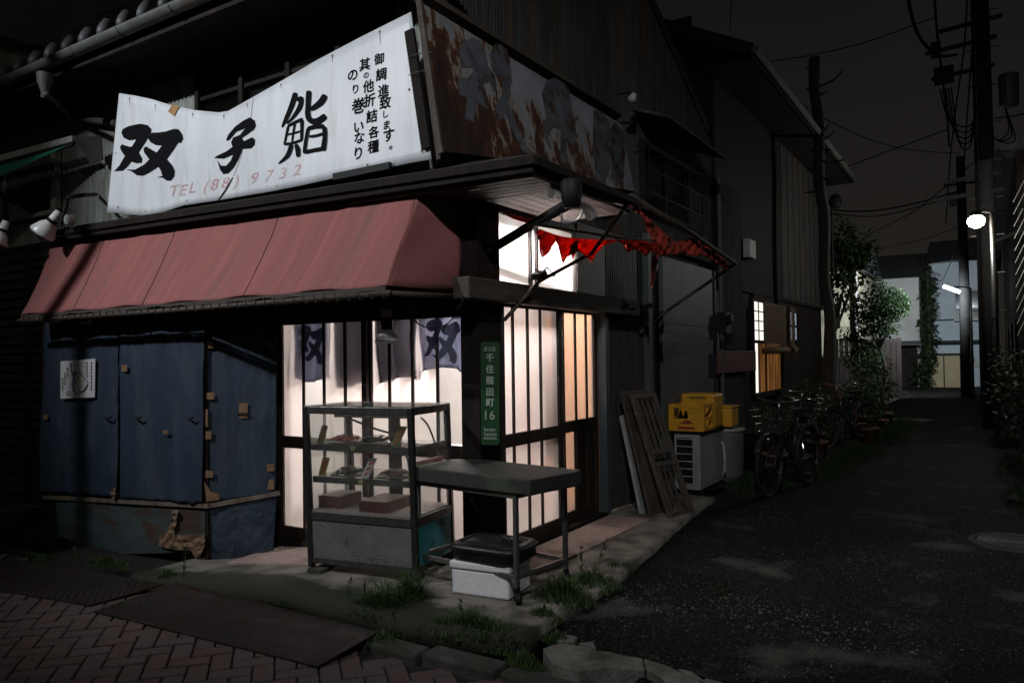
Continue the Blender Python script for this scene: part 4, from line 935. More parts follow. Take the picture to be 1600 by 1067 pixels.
for tx, y in (('Senju-', 848), ('Tatsutacho', 888), ('Adachiku', 922)):
    gw = max(v[0] for v in glyph(tx, .004)[0]); wd = 116.0
    put(b, tx, lambda gx, gy, y=y, gw=gw: GP(*s3c(87+gx/gw*wd, y-(gy-.3)*40), .002), .004)
b.build('plate_lettering', PWH, t)

# ------------------------------------------------------------------ display case
CH = 1.14; th = rad(9.6); cex, cey = V((math.cos(th), math.sin(th), 0)), V((-math.sin(th), math.cos(th), 0))
c0 = V((-1.035, -.695, .03)); CL, CDp = .895, .56
tilt = .05
def cp(u, v, z): return c0 + cex*(u*CL) + cey*(v*CDp) + V((-tilt*z/CH*(1-.3*u), 0, z))   # leans a little to the left
FRM = mat('case_frame', (.075, .072, .07), (.045, .043, .042), 14, .32, .75, rvar=.1, c=(.16, .15, .14), cscale=8, cthr=(.62, .72))
PEEL = mat('peeling_grey', (.12, .112, .107), (.085, .08, .077), 7, .7, bump=.3, bscale=18, c=(.05, .045, .04), cscale=6.5, cthr=(.62, .645))
TEAL = mat('teal_side', (.02, .17, .18), (.015, .12, .13), 4, .6, c=(.03, .05, .05), cscale=5)
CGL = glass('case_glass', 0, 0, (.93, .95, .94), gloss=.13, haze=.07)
case = thing('display_case', c0+cex*.45+cey*.28-V((0, 0, .03)), 'glass food display case with peeling grey base before the street doors', 'display case')
def cb(b, u0, u1, v0, v1, z0, z1):
    i = len(b.v); 
    for z in (z0, z1):
        for v in (v0, v1):
            for u in (u0, u1): b.v.append(cp(u, v, z))
    for q in ((0, 2, 3, 1), (4, 5, 7, 6), (0, 1, 5, 4), (2, 6, 7, 3), (0, 4, 6, 2), (1, 3, 7, 5)): b.face([i+k for k in q])
b = M()
pu, pv = .046, .066
for u in (0, 1-pu):
    for v in (0, 1-pv): cb(b, u, u+pu, v, v+pv, .0, CH)
b.build('frame', FRM, case, bevel=.004)
for z0, z1, nm_ in ((CH-.055, CH-.001, 'top_rim'), (.335, .395, 'deck_rim'), (.03, .075, 'base_rim')):
    b = M()
    for v in (.002, 1-pv+.002): cb(b, pu+.001, 1-pu-.001, v, v+pv-.004, z0, z1)
    for u in (.002, 1-pu+.002): cb(b, u, u+pu-.004, pv+.001, 1-pv-.001, z0, z1)
    b.build(nm_, STEEL_D, case, bevel=.004)
b = M(); cb(b, pu, 1-pu, .018, .03, .075, .335); b.build('front_panel', PEEL, case)
b = M(); cb(b, 1-.02, 1-.008, pv, 1-pv, .075, .335); b.build('side_panel', TEAL, case)
b = M(); cb(b, .008, .02, pv, 1-pv, .075, .335); b.build('side_panel', TEAL, case)
# curled flakes of paint
b = M()
for i in range(26):
    u, z = R_.uniform(.08, .94), R_.choice((R_.uniform(.085, .11), R_.uniform(.1, .33))); p = cp(u, .014, z); s_ = R_.uniform(.006, .022)
    b.poly([p, p+cex*s_+V((0, 0, s_*.2)), p+cex*s_*.9-cey*s_*.5+V((0, 0, s_*.6)), p-cey*s_*.4+V((0, 0, s_*.5))])
b.build('paint_flake', mat('pale_flake', (.45, .43, .41), None, 20, .6), case, solid=.001)
b = M(); cb(b, .03, .97, .03, .97, .395, .405); b.build('deck', mat('case_deck', (.40, .33, .31), (.33, .27, .25), 5, .35), case)
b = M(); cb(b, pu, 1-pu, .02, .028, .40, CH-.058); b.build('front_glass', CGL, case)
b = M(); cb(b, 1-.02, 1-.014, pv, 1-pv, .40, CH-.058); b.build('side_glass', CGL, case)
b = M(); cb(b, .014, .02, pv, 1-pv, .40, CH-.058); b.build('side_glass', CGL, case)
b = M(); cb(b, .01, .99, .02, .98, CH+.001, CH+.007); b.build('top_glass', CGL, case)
SHZ = (.865, .635); STEEL_G = mat('grey_shelf_steel', (.13, .128, .125), (.09, .088, .085), 12, .4, .5)
for z in SHZ:
    b = M(); cb(b, .04, .96, .10, .93, z-.006, z); sg_ = b.build('shelf', CGL, case)
    b = M(); cb(b, .04, .96, .085, .10, z-.042, z+.002); cb(b, .955, .965, .10, .93, z-.042, z+.002); b.build('shelf_edge', STEEL_G, sg_)
b = M(); b.tube([cp(.18, .3, CH-.075), cp(.86, .3, CH-.075)], .014, 8); cb(b, .15, .9, .26, .36, CH-.062, CH-.056); b.build('lamp_tube', STEEL_D, case)
b = M(); b.tube([cp(.25, .32, CH-.08), cp(.42, .6, CH-.18), cp(.55, .85, CH-.26), cp(.6, .95, .7), cp(.62, .95, .45)], .008, 6, 4); b.tube([cp(.97, .3, CH-.08), cp(1.0-.05, .55, CH-.16), cp(.96, .8, CH-.4), cp(.96, .93, CH-.55)], .007, 6, 4); b.build('cable', mat('grey_cable', (.16, .15, .14)), case)
b = M(); cb(b, .45, .55, .9, .93, .42, CH-.1); b.build('back_rail', STEEL_D, case)
b = M(); cb(b, .06, .16, .0, .18, -.03, .0); b.prism([cp(.02, -.06, -.03), cp(.15, -.08, -.03), cp(.17, .06, -.03), cp(.03, .08, -.03)], (0, 0, .028)); cb(b, .86, .96, .05, .2, -.03, .0); cb(b, .06, .16, .8, .95, -.03, .0); cb(b, .86, .96, .8, .95, -.03, .0); b.build('prop_block', CONC_K, case)
# food trays, price cards and blocks in the case, each a thing of its own
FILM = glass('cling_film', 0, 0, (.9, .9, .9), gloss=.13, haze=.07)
TRAYM = mat('black_tray', (.012, .012, .013), None, 9, .35)
FOODS = dict(red=mat('red_fish', (.40, .09, .08), (.24, .05, .05), 45, .5, bump=.5, bscale=60), dark=mat('dark_seaweed', (.022, .022, .018), (.05, .045, .035), 60, .6, bump=.6, bscale=70), brown=mat('brown_fry', (.16, .075, .05), (.10, .048, .034), 40, .6, bump=.5, bscale=50))
def tray(u0, u1, z, kind, label):
    t = thing('food_tray', cp((u0+u1)/2, .32, z), label, 'food tray', 'packed food trays in the display case')
    b = M(); cb(b, u0, u1, .14, .46, z+.001, z+.012); b.build('tray', TRAYM, t, bevel=.003)
    b = M(); n = 26
    for i in range(n):
        u, v = R_.uniform(u0+.03, u1-.03), R_.uniform(.18, .42); c_ = cp(u, v, z+.026+R_.uniform(0, .022)); a = R_.uniform(0, 3.1)
        b.obox(c_, V((math.cos(a), math.sin(a), .2))*R_.uniform(.018, .035), V((-math.sin(a), math.cos(a), 0))*R_.uniform(.008, .016), V((0, 0, .007)))
    b.build('food', FOODS[kind], t, bevel=.004)
    b = M(); b.grid(lambda a, c: cp(u0+(u1-u0)*a, .14+.32*c, z+.014+.058*math.sin(math.pi*min(1, max(0, a)))**.5*math.sin(math.pi*c)**.5+.003*noise.noise((a*9, c*9, u0*7))), 14, 8); b.build('film', FILM, t, smooth=True)
tray(.17, .42, SHZ[0], 'red', 'film wrapped tray of red slices on the upper glass shelf')
tray(.44, .72, SHZ[0], 'dark', 'film wrapped dark tray on the upper shelf beside the red slices')
tray(.18, .42, SHZ[1], 'dark', 'film wrapped dark mixed tray on the lower shelf left of the white card')
tray(.60, .84, SHZ[1], 'brown', 'tray of two brown lumps on the lower shelf right of the white card')
CARDC = dict(green=mat('green_card', (.12, .17, .04), (.09, .13, .035), 30, .7), yellow=mat('yellow_card', (.32, .23, .03), (.26, .19, .025), 30, .7), lime=mat('lime_card', (.18, .25, .03), (.14, .2, .025), 30, .7), white=mat('white_card', (.42, .47, .45), (.36, .4, .39), 30, .7))
REDI = mat('red_print', (.40, .05, .03)); GRNI = mat('green_print', (.04, .12, .04))
def card(u, z, kind, ln, label, w_=.062, h_=.125):
    t = thing('price_card', cp(u, .12, z), label, 'price card', 'price cards in the display case')
    P = lambda a, c, l=0.0: cp(u+w_*a+ln*c, .12+.09*c-l, z+.003+h_*c)
    b = M(); b.prism([P(0, 0), P(1, 0), P(1, 1), P(0, 1)], cey*.002); b.build('card', CARDC[kind], t)
    b = M(); inkk = REDI if kind != 'lime' else GRNI
    for k in range(3):
        b.poly([P(.22, .12+.27*k, .006), P(.55, .12+.27*k, .006), P(.72, .3+.27*k, .006), P(.38, .3+.27*k, .006)])
    b.poly([P(.75, .2, .006), P(.85, .2, .006), P(.85, .85, .006), P(.75, .85, .006)]); b.build('print', inkk, t)
card(.075, SHZ[0], 'green', .012, 'olive green price card leaning at the left of the upper shelf')
card(.755, SHZ[0], 'green', .05, 'olive green price card leaning at the right of the upper shelf', .075, .135)
card(.075, SHZ[1], 'yellow', .01, 'yellow price card with red print at the left of the lower shelf', .07)
card(.475, SHZ[1], 'white', .055, 'white price card with red print in the middle of the lower shelf', .07, .135)
card(.895, SHZ[1], 'lime', .012, 'lime green price card at the right of the lower shelf', .055)
for z, u in ((SHZ[0], .42), (SHZ[1], .48)):
    t = tag((lambda b: (cb(b, u, u+.035, .068, .078, z-.032, z-.004), b)[1])(M()).build('price_tag', mat('pale_tag', (.40, .42, .16), None, 20, .6)), 'tiny pale tag stuck on the %s shelf edge' % ('upper' if z > .7 else 'lower'), 'price tag', 'tags on the shelf edges')
MAROON = mat('maroon_lacquer', (.10, .035, .032), (.075, .027, .025), 8, .3)
def lac(u0, u1, v0, v1, h_, label):
    t = thing('lacquer_box', cp((u0+u1)/2, v0, .405), label, 'lacquer box', 'maroon boxes on the case deck')
    b = M(); cb(b, u0, u1, v0, v1, .406, .406+h_); b.build('body', MAROON, t, bevel=.003)
    b = M(); cb(b, u0+.012, u1-.012, v0+.02, v1-.02, .406+h_, .41+h_); b.build('lid', mat('pale_lid', (.46, .38, .34), None, 6, .4), t)
lac(.05, .27, .16, .62, .085, 'maroon lacquer box at the left of the case deck')
lac(.46, .72, .10, .66, .075, 'maroon lacquer box in the middle of the case deck')
t = tag((lambda b: (cb(b, .93, .97, .25, .85, .71, .76), b)[1])(M()).build('red_carton', mat('red_carton_card', (.30, .08, .075), (.22, .06, .06), 12, .6), bevel=.003), 'flat pale red carton lying at the right end of the case', 'carton')

# ------------------------------------------------------------------ steel trolley with a thick slab on it
tha = rad(-8); tex, tey = V((math.cos(tha), math.sin(tha), 0)), V((-math.sin(tha), math.cos(tha), 0))
t0 = V((-.215, -.455, .0)); TLn, TD, TH = .87, .50, .665
def tp(u, v, z): return t0+tex*(u*TLn)+tey*(v*TD)+V((0, 0, z))
cart = thing('steel_trolley', tp(.5, .5, 0), 'stainless steel trolley frame on casters carrying a thick slab', 'trolley')
for u in (0, 1):
    for v in (0, 1):
        b = M(); b.obox(tp(u, v, .39), tex*.014, tey*.014, V((0, 0, .285))); lg = b.build('leg', STEEL, cart, bevel=.003)
        b = M(); b.lathe([(0, -.013), (.036, -.013), (.038, 0), (.036, .013), (0, .013)], tp(u, v, .038)+V((.015, 0, 0)), tex*.9+tey*.4, 14); b.obox(tp(u, v, .085), tex*.012, tey*.02, V((0, 0, .02))); b.build('caster', BLACK, lg)
for z in (.655, .165):
    for v in (0, 1): b = M(); b.bar(tp(.016, v, z), tp(1-.016, v, z), .026, .03); b.build('rail', STEEL, cart, bevel=.003)
    for u in (0, 1): b = M(); b.bar(tp(u, .03, z), tp(u, .97, z), .026, .03); b.build('rail', STEEL, cart, bevel=.003)
SLAB = mat('worn_slab', (.034, .030, .028), (.02, .0185, .017), 6, .7, bump=.35, bscale=30, c=(.045, .06, .035), cscale=3, cthr=(.5, .7))
b = M()
def slp(u, v, z): return tp(u, v, z)
sl_ = [(-.03, -.12), (1.16, -.06), (1.20, .80), (1.17, .97), (.10, .98), (-.04, .75)]
b.prism([tp(u, v, .675) for u, v in sl_], (0, 0, .095))
tag(b.build('cutting_slab', SLAB, bevel=.008), 'thick grey brown chopping slab lying on the steel trolley', 'chopping slab')
# foam box and black basin under the trolley
FOAM = mat('polystyrene', (.66, .66, .66), (.58, .58, .58), 40, .85, bump=.25, bscale=150, c=(.36, .34, .31), cscale=5, cthr=(.58, .75))
fx = thing('foam_box', (.36, -.42, 0), 'dented white foam box on the apron under the trolley', 'foam box')
fth = rad(7); fe, fn_ = V((math.cos(fth), math.sin(fth), 0)), V((-math.sin(fth), math.cos(fth), 0)); fc = V((.355, -.42, .0))
b = M(); b.obox(fc+V((0, 0, .085)), fe*.205, fn_*.16, V((0, 0, .08))); b.build('body', FOAM, fx, bevel=.014)
b = M(); b.obox(fc+V((0, 0, .19)), fe*.215, fn_*.17, V((0, 0, .024))); b.build('lid', FOAM, fx, bevel=.012)
bs_ = thing('black_basin', fc+V((.02, 0, .215)), 'upturned black plastic tub resting on the white foam box', 'plastic tub')
def ring(hw, hd, z, n=28, r=.35, rot=rad(2)):
    out = []
    for k in range(n):
        a = 2*math.pi*k/n; c_, s_ = math.cos(a), math.sin(a); e_ = .35
        x, y = hw*math.copysign(abs(c_)**e_, c_), hd*math.copysign(abs(s_)**e_, s_)
        out.append(fc+V((.02, .01, 0))+V((x*math.cos(rot)-y*math.sin(rot), x*math.sin(rot)+y*math.cos(rot), z)))
    return out
BLKP = mat('black_plastic', (.014, .014, .015), (.009, .009, .010), 12, .42, bump=.1)
b = M(); rows = [ring(.225, .175, .216), ring(.24, .19, .23), ring(.235, .185, .275), ring(.25, .20, .285), ring(.252, .202, .305), ring(.235, .185, .318), ring(.20, .15, .322), ring(.19, .14, .312), ring(.17, .12, .312), ring(.165, .115, .325), ring(.0, .0, .327)]
i0 = 0
for rw in rows: b.v += rw
for i in range(len(rows)-1):
    for k in range(28): b.face((i*28+k, i*28+(k+1) % 28, (i+1)*28+(k+1) % 28, (i+1)*28+k))
b.build('shell', BLKP, bs_, smooth=True)
b = M(); b.tube([fc+V((.06, .03, .32)), fc+V((.09, .03, .345)), fc+V((.14, .03, .322))], .014, 8, 3); b.build('handle', BLKP, bs_, smooth=True)

# ------------------------------------------------------------------ air conditioner with yellow crates
ACM = mat('aged_white_casing', (.30, .30, .285), (.24, .24, .23), 3, .5, c=(.14, .12, .10), cscale=2.2, cthr=(.52, .72), stretch=(1, 1, .5))
AX0, AX1, AY0, AY1, AZ = .06, .36, 3.74, 4.62, .62
ac = thing('air_conditioner', (.2, 4.2, -.05), 'stained white outdoor air conditioner under the yellow crates', 'air conditioner')
b = M(); b.box(AX0, AX1, AY0, AY1, -.01, AZ); b.build('casing', ACM, ac, bevel=.012)
b = M(); b.box(AX0+.03, AX1-.08, AY0-.006, AY0-.001, .06, AZ-.05); b.build('grille_recess', BLACK, ac)
b = M()
for k in range(7): b.box(AX0+.02, AX1-.07, AY0-.014, AY0-.007, .055+k*.083, .063+k*.083)
b.box(AX0+.02, AX0+.03, AY0-.014, AY0-.007, .063, .553); b.box(AX1-.08, AX1-.07, AY0-.014, AY0-.007, .063, .553); b.build('grille', PALE, ac)
for ya__ in (AY0+.08, AY1-.16): b = M(); b.box(AX0+.02, AX1-.02, ya__, ya__+.08, -.06, -.01); b.build('foot', CONC_K, ac)
b = M(); b.tube([(AX1+.0, AY1-.12, .45), (AX1+.03, AY1-.1, .4), (AX1+.03, AY1-.08, .1), (AX1-.1, AY1+.05, -.03)], .018, 8, 3); b.build('hose', PALE, ac)
b = M(); b.box(AX0-.02, AX1+.03, AY0-.03, AY1+.03, AZ+.003, AZ+.022)
tag(b.build('top_board', WOOD_D, bevel=.004), 'dark board lying on the outdoor air conditioner beneath the yellow crates', 'board')
YEL = mat('yellow_plastic', (.68, .34, .026), (.55, .27, .02), 6, .45, c=(.35, .19, .03), cscale=5, cthr=(.55, .75))
REDP = mat('crate_red_print', (.30, .04, .02), (.22, .03, .018), 30, .6)
def crate(c_, hx, hy, h_, label, front=True, rz=0.0):
    """open bottle crate; front faces the street (-y)"""
    t = thing('yellow_crate', c_, label, 'crate', 'yellow plastic crates on the air conditioner'); c_ = V(c_); w_ = .012
    def bx(b, x0, x1, y0, y1, z0, z1): b.box(c_.x+x0, c_.x+x1, c_.y+y0, c_.y+y1, c_.z+z0, c_.z+z1)
    b = M()
    bx(b, -hx, hx, -hy, -hy+w_, 0, h_*.46); bx(b, -hx, -hx+hx*.28, -hy, -hy+w_, h_*.46, h_*.86); bx(b, hx-hx*.9, hx, -hy, -hy+w_, h_*.46, h_*.86); bx(b, -hx-.008, hx+.008, -hy-.008, -hy+w_, h_*.86, h_)
    bx(b, -hx, hx, hy-w_, hy, 0, h_)
    for s in (-1, 1):
        xa, xb = (hx-w_, hx) if s > 0 else (-hx, -hx+w_)
        bx(b, xa, xb, -hy+w_, hy-w_, 0, h_*.10); bx(b, xa, xb, -hy+w_, hy-w_, h_*.86, h_); bx(b, xa, xb, -hy+w_, -hy+hy*.35, h_*.1, h_*.86); bx(b, xa, xb, hy-hy*.35, hy-w_, h_*.1, h_*.86); bx(b, xa, xb, -hy*.65, hy*.65, h_*.42, h_*.52); bx(b, xa, xb, -hy*.05, hy*.05, h_*.1, h_*.42)
    bx(b, -hx+w_, hx-w_, -hy+w_, hy-w_, 0, .01)
    b.build('body', YEL, t, bevel=.003)
    b = M()
    for x in (-hx*.98, hx*.98): bx(b, x-.012, x+.012, -hy-.012, -hy-.001, .0, h_*.86)
    bx(b, -hx, hx, -hy-.010, -hy-.001, .0, .02); b.build('rib', YEL, t, bevel=.003)
    if front:
        b = M(); yf = c_.y-hy-.003; q = lambda x, z: V((c_.x+x*hx, yf, c_.z+z*h_))
        for pts in ([(-.45, .22), (-.35, .30), (-.1, .36), (.1, .40), (.3, .36), (.5, .24), (.25, .29), (.1, .24), (.0, .30), (-.12, .24), (-.22, .29)], [(-.2, .37), (.05, .42), (.3, .385), (.1, .375)]): b.poly([q(*p) for p in pts])
        b.poly([q(-.5, .06), q(.5, .06), q(.5, .17), q(-.5, .17)])
        b.build('emblem', REDP, t)
        b = M()
        for k in range(2):
            x = (-.45+.30*k)*hx; b.lathe([(0, 0), (.03, 0), (.033, .13), (.014, .19), (.014, .21), (0, .21)], c_+V((x, -hy+.08, .012)), (0, 0, 1), 10)
        b.build('bottle', mat('bottle_glass', (.012, .010, .008), None, 5, .08), t, smooth=True)
    return t
zt = AZ+.023
crate((.20, 3.95, zt), .20, .19, .30, 'yellow bottle crate with a red emblem at the front of the air conditioner')
t = thing('yellow_crate', (.20, 4.33, zt), 'tall yellow crate stood on end behind the emblem crate', 'crate', 'yellow plastic crates on the air conditioner')
b = M(); b.box(-.01, .40, 4.17, 4.50, zt, zt+.40); b.build('body', YEL, t, bevel=.03)
b = M(); b.box(.10, .30, 4.160, 4.169, zt+.345, zt+.37); b.build('handle_slot', mat('dark_yellow', (.25, .13, .01)), t); b = M(); b.box(.02, .37, 4.162, 4.169, zt+.05, zt+.30); b.build('base_ribs', YEL, t, bevel=.004)
t = thing('yellow_crate', (.34, 4.72, zt-.02), 'small yellow tub behind the stood up crate', 'crate', 'yellow plastic crates on the air conditioner')
b = M(); b.box(.18, .48, 4.58, 4.86, zt-.02, zt+.21); b.build('body', YEL, t, bevel=.02); b = M(); b.box(.17, .49, 4.57, 4.87, zt+.211, zt+.235); b.build('rim', YEL, t, bevel=.006)
t = thing('plastic_barrel', (.33, 4.82, -.06), 'grey plastic bin standing beyond the air conditioner', 'bin')
b = M(); b.lathe([(0, 0), (.17, 0), (.20, .1), (.21, .6), (.20, .66), (0, .665)], (.33, 4.83, -.06), (0, 0, 1), 20); b.build('body', mat('grey_bin', (.13, .125, .12), (.09, .088, .085), 5, .6), t, smooth=True); b = M(); b.lathe([(.205, 0), (.225, .01), (.225, .035), (.2, .04)], (.33, 4.83, .56), (0, 0, 1), 20); b.build('rim', PALE, t)

# ------------------------------------------------------------------ old door frames leaning on the wall
def leaner(base_a, base_b, top_off, H, label, kind, m_):
    """panel standing on base_a..base_b and leaning to the wall; top_off is the shift of its top edge"""
    a, c = V(base_a), V(base_b); up = V(top_off)+V((0, 0, H)); L_ = (c-a); e = L_.normalized(); n = e.cross(up).normalized()
    P = lambda u, v: a+L_*u+up*v
    t = thing(kind, (a+c)/2, label, 'old door' if 'lattice' in kind else 'board', None)
    b = M(); w_ = .05/L_.length; hh = .05/up.length
    for u in (w_/2, 1-w_/2): b.bar(P(u, 0), P(u, 1), .05, .032, n)
    b.build('stile', m_, t, bevel=.004); b = M()
    for v in (.02, .42, .52, .98) if 'lattice' in kind else (.02, .98): b = M(); b.bar(P(w_, v), P(1-w_, v), .05, .030, n); b.build('rail', m_, t, bevel=.004)
    b = M()
    if 'lattice' in kind:
        for k in range(1, 5): b.bar(P(k/5, .05), P(k/5, .41), .016, .018, n); b.bar(P(k/5, .53), P(k/5, .96), .016, .018, n)
        for v in (.15, .28, .68, .82): b.bar(P(w_, v), P(1-w_, v), .016, .012, n)
        b.build('lattice', m_, t)
    else:
        b.prism([P(w_, .02)+n*.0, P(1-w_, .02), P(1-w_, .98), P(w_, .98)], n*.01); b.build('panel', m_, t)
    return t
leaner((.58, 2.18, -.01), (.66, 2.62, -.02), (-.40, .06, 0), 1.14, 'weathered lattice door frame leaning outermost against the alley wall', 'lattice_door', mat('grey_brown_frame', (.085, .068, .055), (.045, .036, .03), 16, .7, bump=.3, stretch=(1, 1, .2)))
leaner((.40, 2.16, .0), (.46, 2.7, -.01), (-.30, .05, 0), 1.16, 'brown framed panel leaning behind the lattice door frame', 'old_panel', WOOD_B)
leaner((.28, 2.22, .0), (.31, 2.6, -.01), (-.2, .02, 0), .92, 'pale board leaning innermost against the tin wall', 'pale_board', mat('pale_board_paint', (.34, .34, .34), (.22, .22, .22), 5, .7))

# ------------------------------------------------------------------ street lamps (the one behind the camera lights the shop front)
LAMPGLOW = emit('lamp_glow', (1.0, .97, .80), 60)
LEDGLOW = emit('cold_tube_glow', (.80, .90, 1.0), 26)
def street_lamp(base, head, label, watt, glow, col, long_=None, pole_r=.06, rad_=.10, aim=None, cone=80):
    t = thing('street_lamp', base, label, 'street lamp'); base, head = V(base), V(head)
    b = M(); top = V((base.x, base.y, head.z+.05)); b.tube([base, base.lerp(top, .45), top], [pole_r, pole_r*.85, pole_r*.7], 12); b.build('pole', STEEL_D, t, smooth=True)
    b = M(); b.tube([base+V((0, 0, 1.2)), base+V((0, 0, 1.3))], pole_r+.012, 12); b.tube([base+V((0, 0, 2.1)), base+V((0, 0, 2.14))], pole_r+.012, 12); b.build('clamp_band', STEEL_D, t)
    b = M(); d = head-top; b.tube([top, top+d*.5+V((0, 0, .06)), head+V((0, 0, .06))], .022, 8, 3); b.build('arm', STEEL_D, t, smooth=True)
    hd = V((d.x, d.y, 0)).normalized() if V((d.x, d.y, 0)).length > .01 else V((1, 0, 0))
    if long_ is None:
        b = M(); b.lathe([(0, .10), (.06, .09), (.10, .03), (.105, .0)], head, (0, 0, 1), 16); b.build('hood', STEEL_D, t, smooth=True)
        b = M(); b.lathe([(.09, .0), (.13, -.04), (.14, -.10), (.11, -.17), (.05, -.205), (0, -.21)], head, (0, 0, 1), 16); b.build('globe', glow, t, smooth=True)
    else:
        e = V(long_); b = M(); b.tube([head-e, head+e], .05, 10); b.build('tube', glow, t, smooth=True)
        b = M(); b.bar(head-e*1.1+V((0, 0, .075)), head+e*1.1+V((0, 0, .075)), .14, .03); b.build('hood', STEEL_D, t)
    l = bpy.data.lights.new('lamp_light', 'SPOT' if aim else 'POINT'); l.energy = watt
    if aim: l.spot_size = rad(cone); l.spot_blend = 1; l.color = col; l.shadow_soft_size = rad_
    o = bpy.data.objects.new('lamp_light', l); COL.objects.link(o); o.parent = t; o.location = head-base-V((0, 0, .27 if long_ is None else .17))
    if aim: o.rotation_euler = (V(aim)-head).to_track_quat('-Z', 'Y').to_euler()
    return t
street_lamp((-4.6, -6.1, -.2), (-4.5, -5.5, 6.3), 'tall hooded street lamp across from the white shop sign', 1430, LAMPGLOW, (.92, .95, 1.0), rad_=.08, aim=(-2.2, -.3, 3.1), cone=66)
street_lamp((4.0, -5.6, -.2), (3.4, -5.0, 6.2), 'hooded street lamp at the corner facing into the lane', 680, LAMPGLOW, (.94, .96, 1.0), rad_=.08, aim=(.1, 2.6, .9), cone=72)
t = thing('utility_pole', (-4.42, -3.2, -.2), 'slim steel cable pole on the pavement before the left end of the shop', 'utility pole')
b = M(); b.tube([(-4.42, -3.2, -.2), (-4.42, -3.2, 7.4)], .062, 12); b.build('shaft', STEEL_D, t, smooth=True)
b = M(); b.bar((-4.8, -3.2, 7.0), (-4.0, -3.2, 7.0), .05, .05); b.build('cross_arm', STEEL_D, t)
b = M(); b.tube([(-4.42, -3.28, 2.0), (-4.42, -3.28, 7.0)], .012, 6); b.build('drop_cable', BLACK, t)
hd = Y(1525, 338, 11.4)
street_lamp((3.19, 11.5, -.05), hd, 'lit street lamp on a slim steel pole before the thick utility pole', 85, emit('sodium_glow', (1.0, .96, .74), 55), (1, .96, .78), pole_r=.045)
hd = Y(1487, 452, 23.6)
street_lamp((2.62, 24.2, -.05), hd, 'cold white tube lamp far down the lane before the pale house', 1900, LEDGLOW, (.82, .91, 1), (.22, .1, -.10), pole_r=.05, aim=(-3, 30, 2.5), cone=150)

# ------------------------------------------------------------------ poles and wires
POLE = mat('pole_concrete', (.022, .021, .02), (.014, .0135, .013), 6, .95, spec=.1)
WIRE = mat('wire_rubber', (.008, .008, .008), None, 6, .95, spec=0)
def pole(b_, h_, r0, r1, label, bits):
    t = thing('utility_pole', b_, label, 'utility pole'); b_ = V(b_)
    b = M(); b.tube([b_, b_+V((.02, 0, h_*.5)), b_+V((0, 0, h_))], [r0, (r0+r1)/2, r1], 14); b.build('shaft', POLE, t, smooth=True)
    bits(t, b_); return t
def bits1(t, p):
    b = M()
    for z, x0, x1 in ((8.15, -.75, .35), (7.75, -1.0, .25), (7.2, -.9, .2), (5.05, -.7, .25), (4.7, -.95, .3)): b.bar(p+V((x0, -.05, z-.0)), p+V((x1, -.05, z+.25*(x1-x0)*.25)), .07, .07)
    b.bar(p+V((.1, -.05, 3.75)), p+V((.75, -.05, 4.0)), .06, .06); b.build('cross_arm', POLE, t)
    b = M(); c_ = p+V((.42, -.1, 6.7)); b.lathe([(0, -.32), (.17, -.31), (.18, .3), (0, .34)], c_, (0, 0, 1), 12); b.build('transformer', STEEL_D, t)
    b = M(); b.box(p.x-.85, p.x-.5, p.y-.15, p.y+.1, 7.0, 7.3); b.build('junction_case', POLE, t); b = M(); b.box(p.x-.9, p.x-.72, p.y-.1, p.y+.05, 7.55, 7.85); b.build('junction_case', POLE, t)
    b = M()
    for k in range(5): b.tube([p+V((-.75+.05*k, -.1, 6.95)), p+V((-.6+.04*k, -.12, 6.3-.12*k)), p+V((-.25, -.12, 6.1-.1*k)), p+V((-.12, -.1, 6.5))], .014, 6, 5)
    for k in range(3): b.tube([p+V((.35, -.1, 6.4)), p+V((.4+.05*k, -.1, 5.9-.1*k)), p+V((.2, -.1, 5.75)), p+V((.1, -.1, 6.0))], .012, 6, 5)
    b.tube([p+V((-.16, -.16, .3)), p+V((-.15, -.16, 9))], .03, 8); b.build('drop_cable', WIRE, t)
    b = M()
    for k in range(9): b.tube([p+V((-.28, 0, 2.4+k*.75)), p+V((.28, 0, 2.4+k*.75))], .012, 6)
    b.build('step_bolt', STEEL_D, t)
pole((Y(1549, 600, 13.3).x, 13.3, -.1), 10.5, .155, .12, 'thick utility pole hung with cable gear at the lane side', bits1)
def bits2(t, p):
    b = M(); b.bar(p+V((-1.0, 0, 4.55)), p+V((.3, 0, 4.7)), .05, .05); b.bar(p+V((-.5, 0, 7.2)), p+V((.4, 0, 7.2)), .07, .07); b.build('cross_arm', POLE, t)
    b = M(); b.box(p.x-.35, p.x-.1, p.y-.2, p.y+.1, 6.3, 6.8); b.build('junction_case', STEEL_D, t)
pole((2.42, 24.9, -.1), 8.1, .17, .13, 'slimmer utility pole behind the cold tube lamp', bits2)
BARK = mat('bark', (.055, .045, .038), (.028, .023, .02), 12, .9, bump=.6, bscale=20)
t = thing('bare_trunk', (.55, 9.6, -.1), 'tall bare topped tree trunk with stub branches beside the tiled house', 'bare trunk')
top = Y(1272, 90, 9.6); bot = V((.80, 9.6, -.1))
b = M(); pts = [bot.lerp(top, k/12)+V((.03*math.sin(k*2.1), .03*math.cos(k*1.7), 0)) for k in range(13)]; b.tube(pts, [.13-.003*k for k in range(13)], 10, 3); b.build('trunk', BARK, t, smooth=True)
